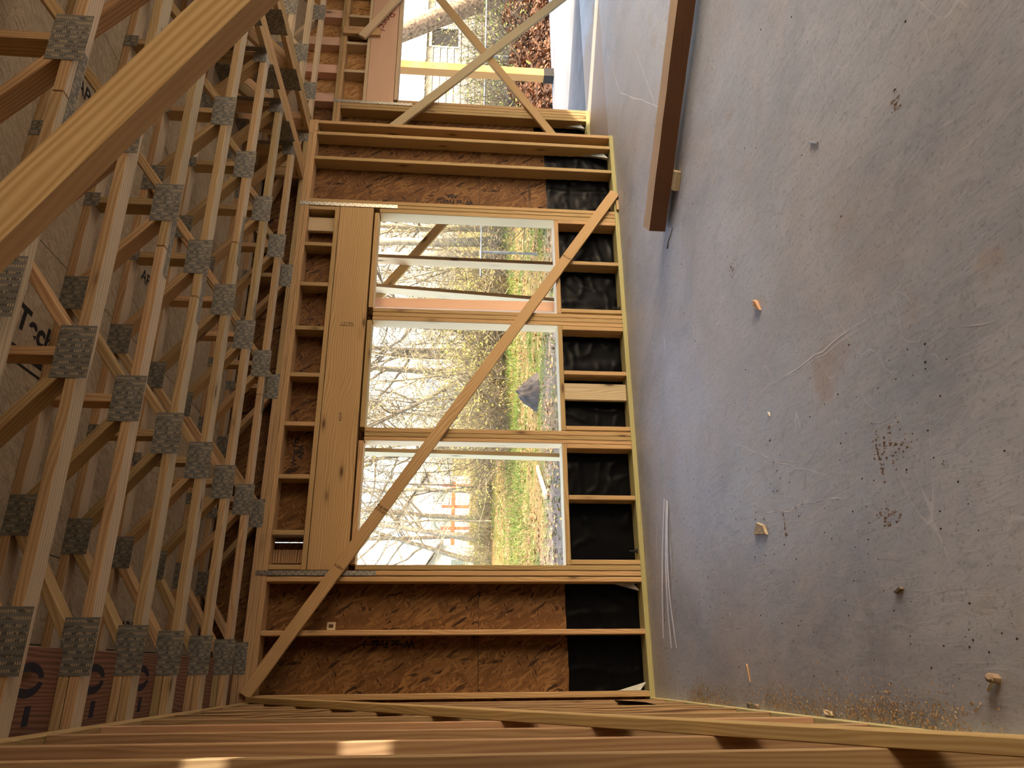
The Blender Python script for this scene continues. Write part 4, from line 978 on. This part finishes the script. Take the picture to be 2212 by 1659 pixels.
# trees that can be told apart
tree(17.0, 8.0, 9.0, 0.33, 'thick leaning tree trunk seen at the top of the wide opening', 11, BARK_BROWN, (-0.62, 0.0), 3, 0.0, split=0.5)
tree(15.5, 18.2, 12, 0.19, 'straight speckled trunk outside the first window, nearer the wide opening', 12, BARK_PALE, (0.02, 0), 4, 0.25, split=0.3)
tree(14.75, 18.0, 12, 0.17, 'second straight trunk outside the first window', 13, BARK_PALE, (0.0, 0), 4, 0.2, split=0.3)
tree(16.2, 24.0, 10, 0.17, 'bare forked tree seen through the first window near its mullion', 14, BARK_PALE, (-0.08, 0), 4, 0.1, split=0.25)
tree(13.5, 22.0, 10.5, 0.19, 'bare grey tree behind the middle window at its right jamb', 15, BARK, (0.05, 0), 4, 0.1, split=0.22)
tree(11.6, 21.0, 8.0, 0.14, 'leaning grey tree crossing the middle window', 16, BARK, (-0.42, 0), 4, 0.12, split=0.3)
tree(13.8, 27.0, 11, 0.20, 'bare tree in the centre of the middle window', 17, BARK_PALE, (0.03, 0), 4, 0.1, split=0.25)
tree(11.8, 30.0, 11, 0.18, 'bare tree at the left edge of the middle window', 18, BARK_PALE, (0.0, 0), 4, 0.1, split=0.25)
tree(11.0, 31.0, 10, 0.16, 'slender bare tree at the right jamb of the farthest window', 19, BARK_PALE, (0.06, 0), 4, 0.0, split=0.2)
tree(7.2, 30.0, 9, 0.15, 'pale bare tree in front of the white house', 20, BARK_PALE, (-0.04, 0), 4, 0.0, split=0.2)
tree(5.85, 28.0, 9, 0.16, 'pale bare tree left of the white house, branching low', 21, BARK_PALE, (0.12, 0), 4, 0.0, split=0.18)
tree(5.3, 31.0, 9, 0.15, 'pale bare tree at the left edge of the farthest window', 22, BARK_PALE, (0.1, 0), 4, 0.0, split=0.18)
g_ = 'bare trees far behind the yard'
for i, (x, y, h) in enumerate(((16, 30, 12), (20, 34, 13), (13.5, 36, 13), (11, 40, 13), (8.5, 42, 12), (24, 30, 12), (28, 22, 11), (16, 44, 14), (6.2, 46, 12), (4.2, 52, 12), (21, 24, 11), (33, 30, 12), (14.5, 26, 11), (18, 21, 10))):
    tree(x, y, h, 0.16, 'slender bare tree standing far behind the yard', 40+i, BARK_PALE if i % 2 else BARK, (random.uniform(-.1, .1), 0), 4, 0.15, g_, 0.2, LEAF_Y)
for i, (x, y, h) in enumerate(((15.5, 2.5, 12), (20, -1.5, 13), (16, 0, 11), (18, 2.2, 12), (21.5, 3.5, 12), (14.6, 0.8, 10), (18.2, -1.8, 11))):
    tree(x, y, h, 0.24, 'bare tree beside the house, out of the picture', 70+i, BARK, (0, 0), 4, 0.0, 'bare trees beside the house', 0.3)
for i in range(26):
    x = 7.2+i*0.62+random.uniform(-.3, .3); y = 15.5+(i*0.25)+random.uniform(-1.5, 2.5)
    if x > 15: y = 10.5+random.uniform(-1, 2.5)
    shrub(x, y, random.uniform(1.6, 3.2), 95, 100+i, ('brush', 0 if i % 3 else 1), ('brush_leaves', i % 2) if i % 3 != 1 else None, 1.3)
for i in range(66):
    x = 6.2+(i % 33)*0.55+random.uniform(-.4, .4); y = (19 if i < 33 else 27)+random.uniform(-1.5, 6.0)
    if x < 9.0 and i % 2: continue
    sapling(x, y, random.uniform(4.5, 9.0)*(1.25 if i >= 33 else 1.0), 300+i)
for i in range(18):
    sapling(-16+i*1.1+random.uniform(-.4, .4), 26+random.uniform(-2, 7), random.uniform(4.5, 8.5), 400+i)
    shrub(-16+i*1.1+random.uniform(-.4, .4), 25+random.uniform(-1, 4), random.uniform(1.2, 2.4), 60, 450+i, ('brush', 2), None, 1.4)
for i in range(12):
    shrub(5.0+i*0.9+random.uniform(-.4, .4), 24+random.uniform(-1, 4), random.uniform(1.2, 2.4), 80, 150+i, ('brush', 2), ('brush_leaves', 1) if i % 3 == 0 else None, 1.4)
for i, (x, y) in enumerate(((12.6, 6.7), (11.6, 7.0), (14.0, 8.4), (15.4, 9.0), (10.6, 7.6))):
    shrub(x, y, 1.9, 46, 180+i, ('brush', 3), ('brush_leaves', 2), 1.2)
for key, nm, mt, lb, ct in ((('thicket', 0), 'thicket', BARK_PALE, 'pale tangle of thin bare saplings behind the yard', 'thicket'), (('thicket', 1), 'thicket', TWIG, 'tan tangle of thin bare saplings behind the yard', 'thicket'), (('thicket', 2), 'thicket', BARK, 'grey tangle of thin bare saplings behind the yard', 'thicket'),
    (('thicket_leaves', 0), 'thicket_leaves', LEAF_G, 'sparse olive leaves left in the thicket', 'leaves'), (('thicket_leaves', 1), 'thicket_leaves', LEAF_Y, 'sparse yellow leaves left in the thicket', 'leaves'),
    (('brush', 0), 'brush', TWIG, 'tan leafless brush along the edge of the yard', 'brush'), (('brush', 1), 'brush', TWIG_DARK, 'darker leafless brush along the edge of the yard', 'brush'), (('brush', 2), 'brush', TWIG, 'low pale brush far back at the lawn edge', 'brush'), (('brush', 3), 'brush', TWIG_DARK, 'arching brush just behind the chain-link fence', 'brush'),
    (('brush_leaves', 0), 'brush_leaves', LEAF_Y, 'yellow leaves scattered through the yard brush', 'leaves'), (('brush_leaves', 1), 'brush_leaves', LEAF_G, 'olive leaves scattered through the yard brush', 'leaves'), (('brush_leaves', 2), 'brush_leaves', LEAF_G, 'olive leaves on the brush behind the chain-link fence', 'leaves')):
    vs, fs = MASS.get(key, ([], []))
    if vs: tag(mesh_obj(nm, vs, fs, mt), lb, ct, kind='stuff')
# ---- chain-link fence
def fence():
    r = tag(empty('chain_link_fence', (13, 7.2, G)), 'grey chain-link fence with pipe rail behind the leaf bank', 'fence')
    A, Bv = V((8.2, 8.3, 0)), V((17.5, 6.35, 0)); L = (Bv-A).length; d = (Bv-A).normalized(); zt, zb = 0.90, -0.30
    vs, fs = [], []; tube(vs, fs, [A+V((0, 0, zt)), Bv+V((0, 0, zt-0.05))], 0.021, 8); mesh_obj('top_rail', vs, fs, FENCE, r, A)
    for f in (0.06, 0.31, 0.56, 0.80, 0.99):
        p = A+d*L*f; vs, fs = [], []; tube(vs, fs, [p+V((0, 0.03, -0.6)), p+V((0, 0.03, zt+0.03))], 0.028, 8); mesh_obj('fence_post', vs, fs, FENCE, r, p)
    vs, fs = [], []; h = zt-zb; s = -h
    while s < L:
        for sg in (1, -1):
            a0, a1 = (s, s+h) if sg > 0 else (s+h, s); z0, z1 = zb, zt
            def clip(a, z): return A + d*a + V((0, 0, z))
            lo, hi = 0.0, 1.0
            if a1 != a0:
                t0, t1 = (0-a0)/(a1-a0), (L-a0)/(a1-a0); lo, hi = max(0, min(t0, t1)), min(1, max(t0, t1))
            if hi-lo > 0.02: tube(vs, fs, [clip(a0+(a1-a0)*lo, z0+(z1-z0)*lo), clip(a0+(a1-a0)*hi, z0+(z1-z0)*hi)], 0.0022, 3, cap=False)
        s += 0.085
    o = mesh_obj('wire_mesh', vs, fs, FENCE, r, A); o['kind'] = 'stuff'
fence()
# ---- outbuildings and houses
def rotbox(name, c, ax, size, mat, parent, bev=0.0): # box centred c with its X along ax
    R = frame(ax, (0, 0, 1)).to_4x4(); return link(name, board_mesh(size[0], size[2], size[1], bev, mat), None, Matrix.Translation(V(c)) @ R, parent)
SHED = plain('weathered_white', (0.36, 0.355, 0.30), 0.8, var=0.2, scale=5)
def shed():
    r = tag(empty('shed', (20.5, 15.0, G)), 'white board shed with a dark window and corrugated roof beyond the fence', 'shed')
    x0, x1, y, zt = 17.9, 24.0, 14.0, 2.62
    n_ = 13
    for k in range(n_):
        z0 = G-0.2+(zt-G+0.2)*k/n_; z1 = G-0.2+(zt-G+0.2)*(k+1)/n_-0.022
        for a, b_ in (((x0, 20.72), (21.62, x1)) if 1.46 < (z0+z1)/2 < 2.52 else ((x0, x1),)):
            board('siding_board', (a, y+0.012, (z0+z1)/2), (b_, y+0.012, (z0+z1)/2), (0, 0.10, 1), z1-z0, 0.02, SHED, r, 0)
    box('side_wall', (x0-0.02, y+0.03, G-0.2), (x0+0.02, y+5, zt), WHITE, r, bev=0); box('back_wall', (x0, y+0.06, G-0.2), (x1, y+0.10, zt), DARK_METAL, r, bev=0)
    w = box('window_frame', (20.70, y-0.02, 2.44), (21.66, y+0.03, 2.54), WHITE, r, bev=0); box('window_frame', (20.70, y-0.02, 1.42), (21.66, y+0.03, 1.50), WHITE, r, bev=0)
    for x in (20.70, 21.60): box('window_frame', (x, y-0.02, 1.46), (x+0.06, y+0.03, 2.5), WHITE, r, bev=0)
    box('window_pane', (20.74, y+0.03, 1.48), (21.62, y+0.05, 2.46), GLASS_DARK, r, bev=0)
    vs, fs = [], []; m = 90
    for i in range(m+1):
        x = x0-1.4+(x1-x0+2.0)*i/m; dz = 0.035 if i % 2 else 0.0; vs += [(x, y-0.25, zt+dz), (x, y+3.0, zt+1.15+dz)]
        if i: b0 = 2*i-2; fs.append((b0, b0+2, b0+3, b0+1))
    mesh_obj('corrugated_roof', vs, fs, ROOF_GREY, r, (x0, y, zt))
shed()
def house(x, y, w, dpt, h, rise, label, wall, wins=(), roof=ROOF_GREY, trim=None, rot=0.0):
    z = gz(x, y)-0.2; r = tag(empty('house', (x, y, z)), label, 'house')
    box('wall', (x-w/2, y, z), (x+w/2, y+0.2, z+h), wall, r, bev=0); box('wall', (x-w/2, y+0.2, z), (x-w/2+0.2, y+dpt, z+h), wall, r, bev=0); box('wall', (x+w/2-0.2, y+0.2, z), (x+w/2, y+dpt, z+h), wall, r, bev=0)
    vs = [(x-w/2, y, z+h), (x+w/2, y, z+h), (x, y, z+h+rise), (x-w/2, y+0.2, z+h), (x+w/2, y+0.2, z+h), (x, y+0.2, z+h+rise)]
    mesh_obj('gable', vs, [(0, 1, 2), (5, 4, 3), (0, 3, 4, 1), (1, 4, 5, 2), (2, 5, 3, 0)], wall, r, (x, y, z))
    for s in (-1, 1):
        a = V((x, y-0.3, z+h+rise+0.05)); e = V((x+s*(w/2+0.4), y-0.3, z+h-0.12)); q = V((0, dpt+0.6, 0)); up_ = V((0, 0, 0.12))
        vs = [a, e, e+q, a+q, a+up_, e+up_, e+q+up_, a+q+up_]
        mesh_obj('roof', vs, [(3, 2, 1, 0), (4, 5, 6, 7), (0, 1, 5, 4), (1, 2, 6, 5), (2, 3, 7, 6), (3, 0, 4, 7)], roof, r, a)
    for (wx, wz, ww, wh) in wins:
        f = box('window', (x+wx-ww/2-0.1, y-0.06, z+wz-wh/2-0.1), (x+wx+ww/2+0.1, y-0.01, z+wz+wh/2+0.1), WHITE, r, bev=0); box('pane', (x+wx-ww/2, y-0.08, z+wz-wh/2), (x+wx+ww/2, y-0.062, z+wz+wh/2), GLASS_PALE, f, bev=0)
    return r
h1 = house(10.2, 46, 6.5, 8, 3.2, 2.2, 'white gabled house with an orange-red porch behind bare trees', WHITE, ((-0.2, 2.3, 1.0, 1.3), (1.8, 2.2, 0.9, 1.2)))
for x in (7.9, 9.4, 10.9, 12.4): box('porch_post', (x-0.09, 44.4, 0.0), (x+0.09, 44.6, 1.9), REDWOOD, h1, axis=2, bev=0)
box('porch_rail', (7.8, 44.35, 0.95), (12.6, 44.6, 1.22), REDWOOD, h1, bev=0); box('porch_floor', (7.6, 44.3, -0.3), (12.8, 45.9, -0.05), PINE_RED, h1, bev=0)
house(5.6, 38, 3.2, 5, 2.1, 1.1, 'small pale shed at the left edge of the farthest window', CREAM, ((0.5, 1.1, 0.5, 0.8),))
house(29.0, 60, 6.0, 8, 2.4, 1.6, 'white house glimpsed through the branches of the middle window', WHITE, ((-1.5, 1.9, 0.9, 1.2), (1.5, 1.9, 0.9, 1.2)))
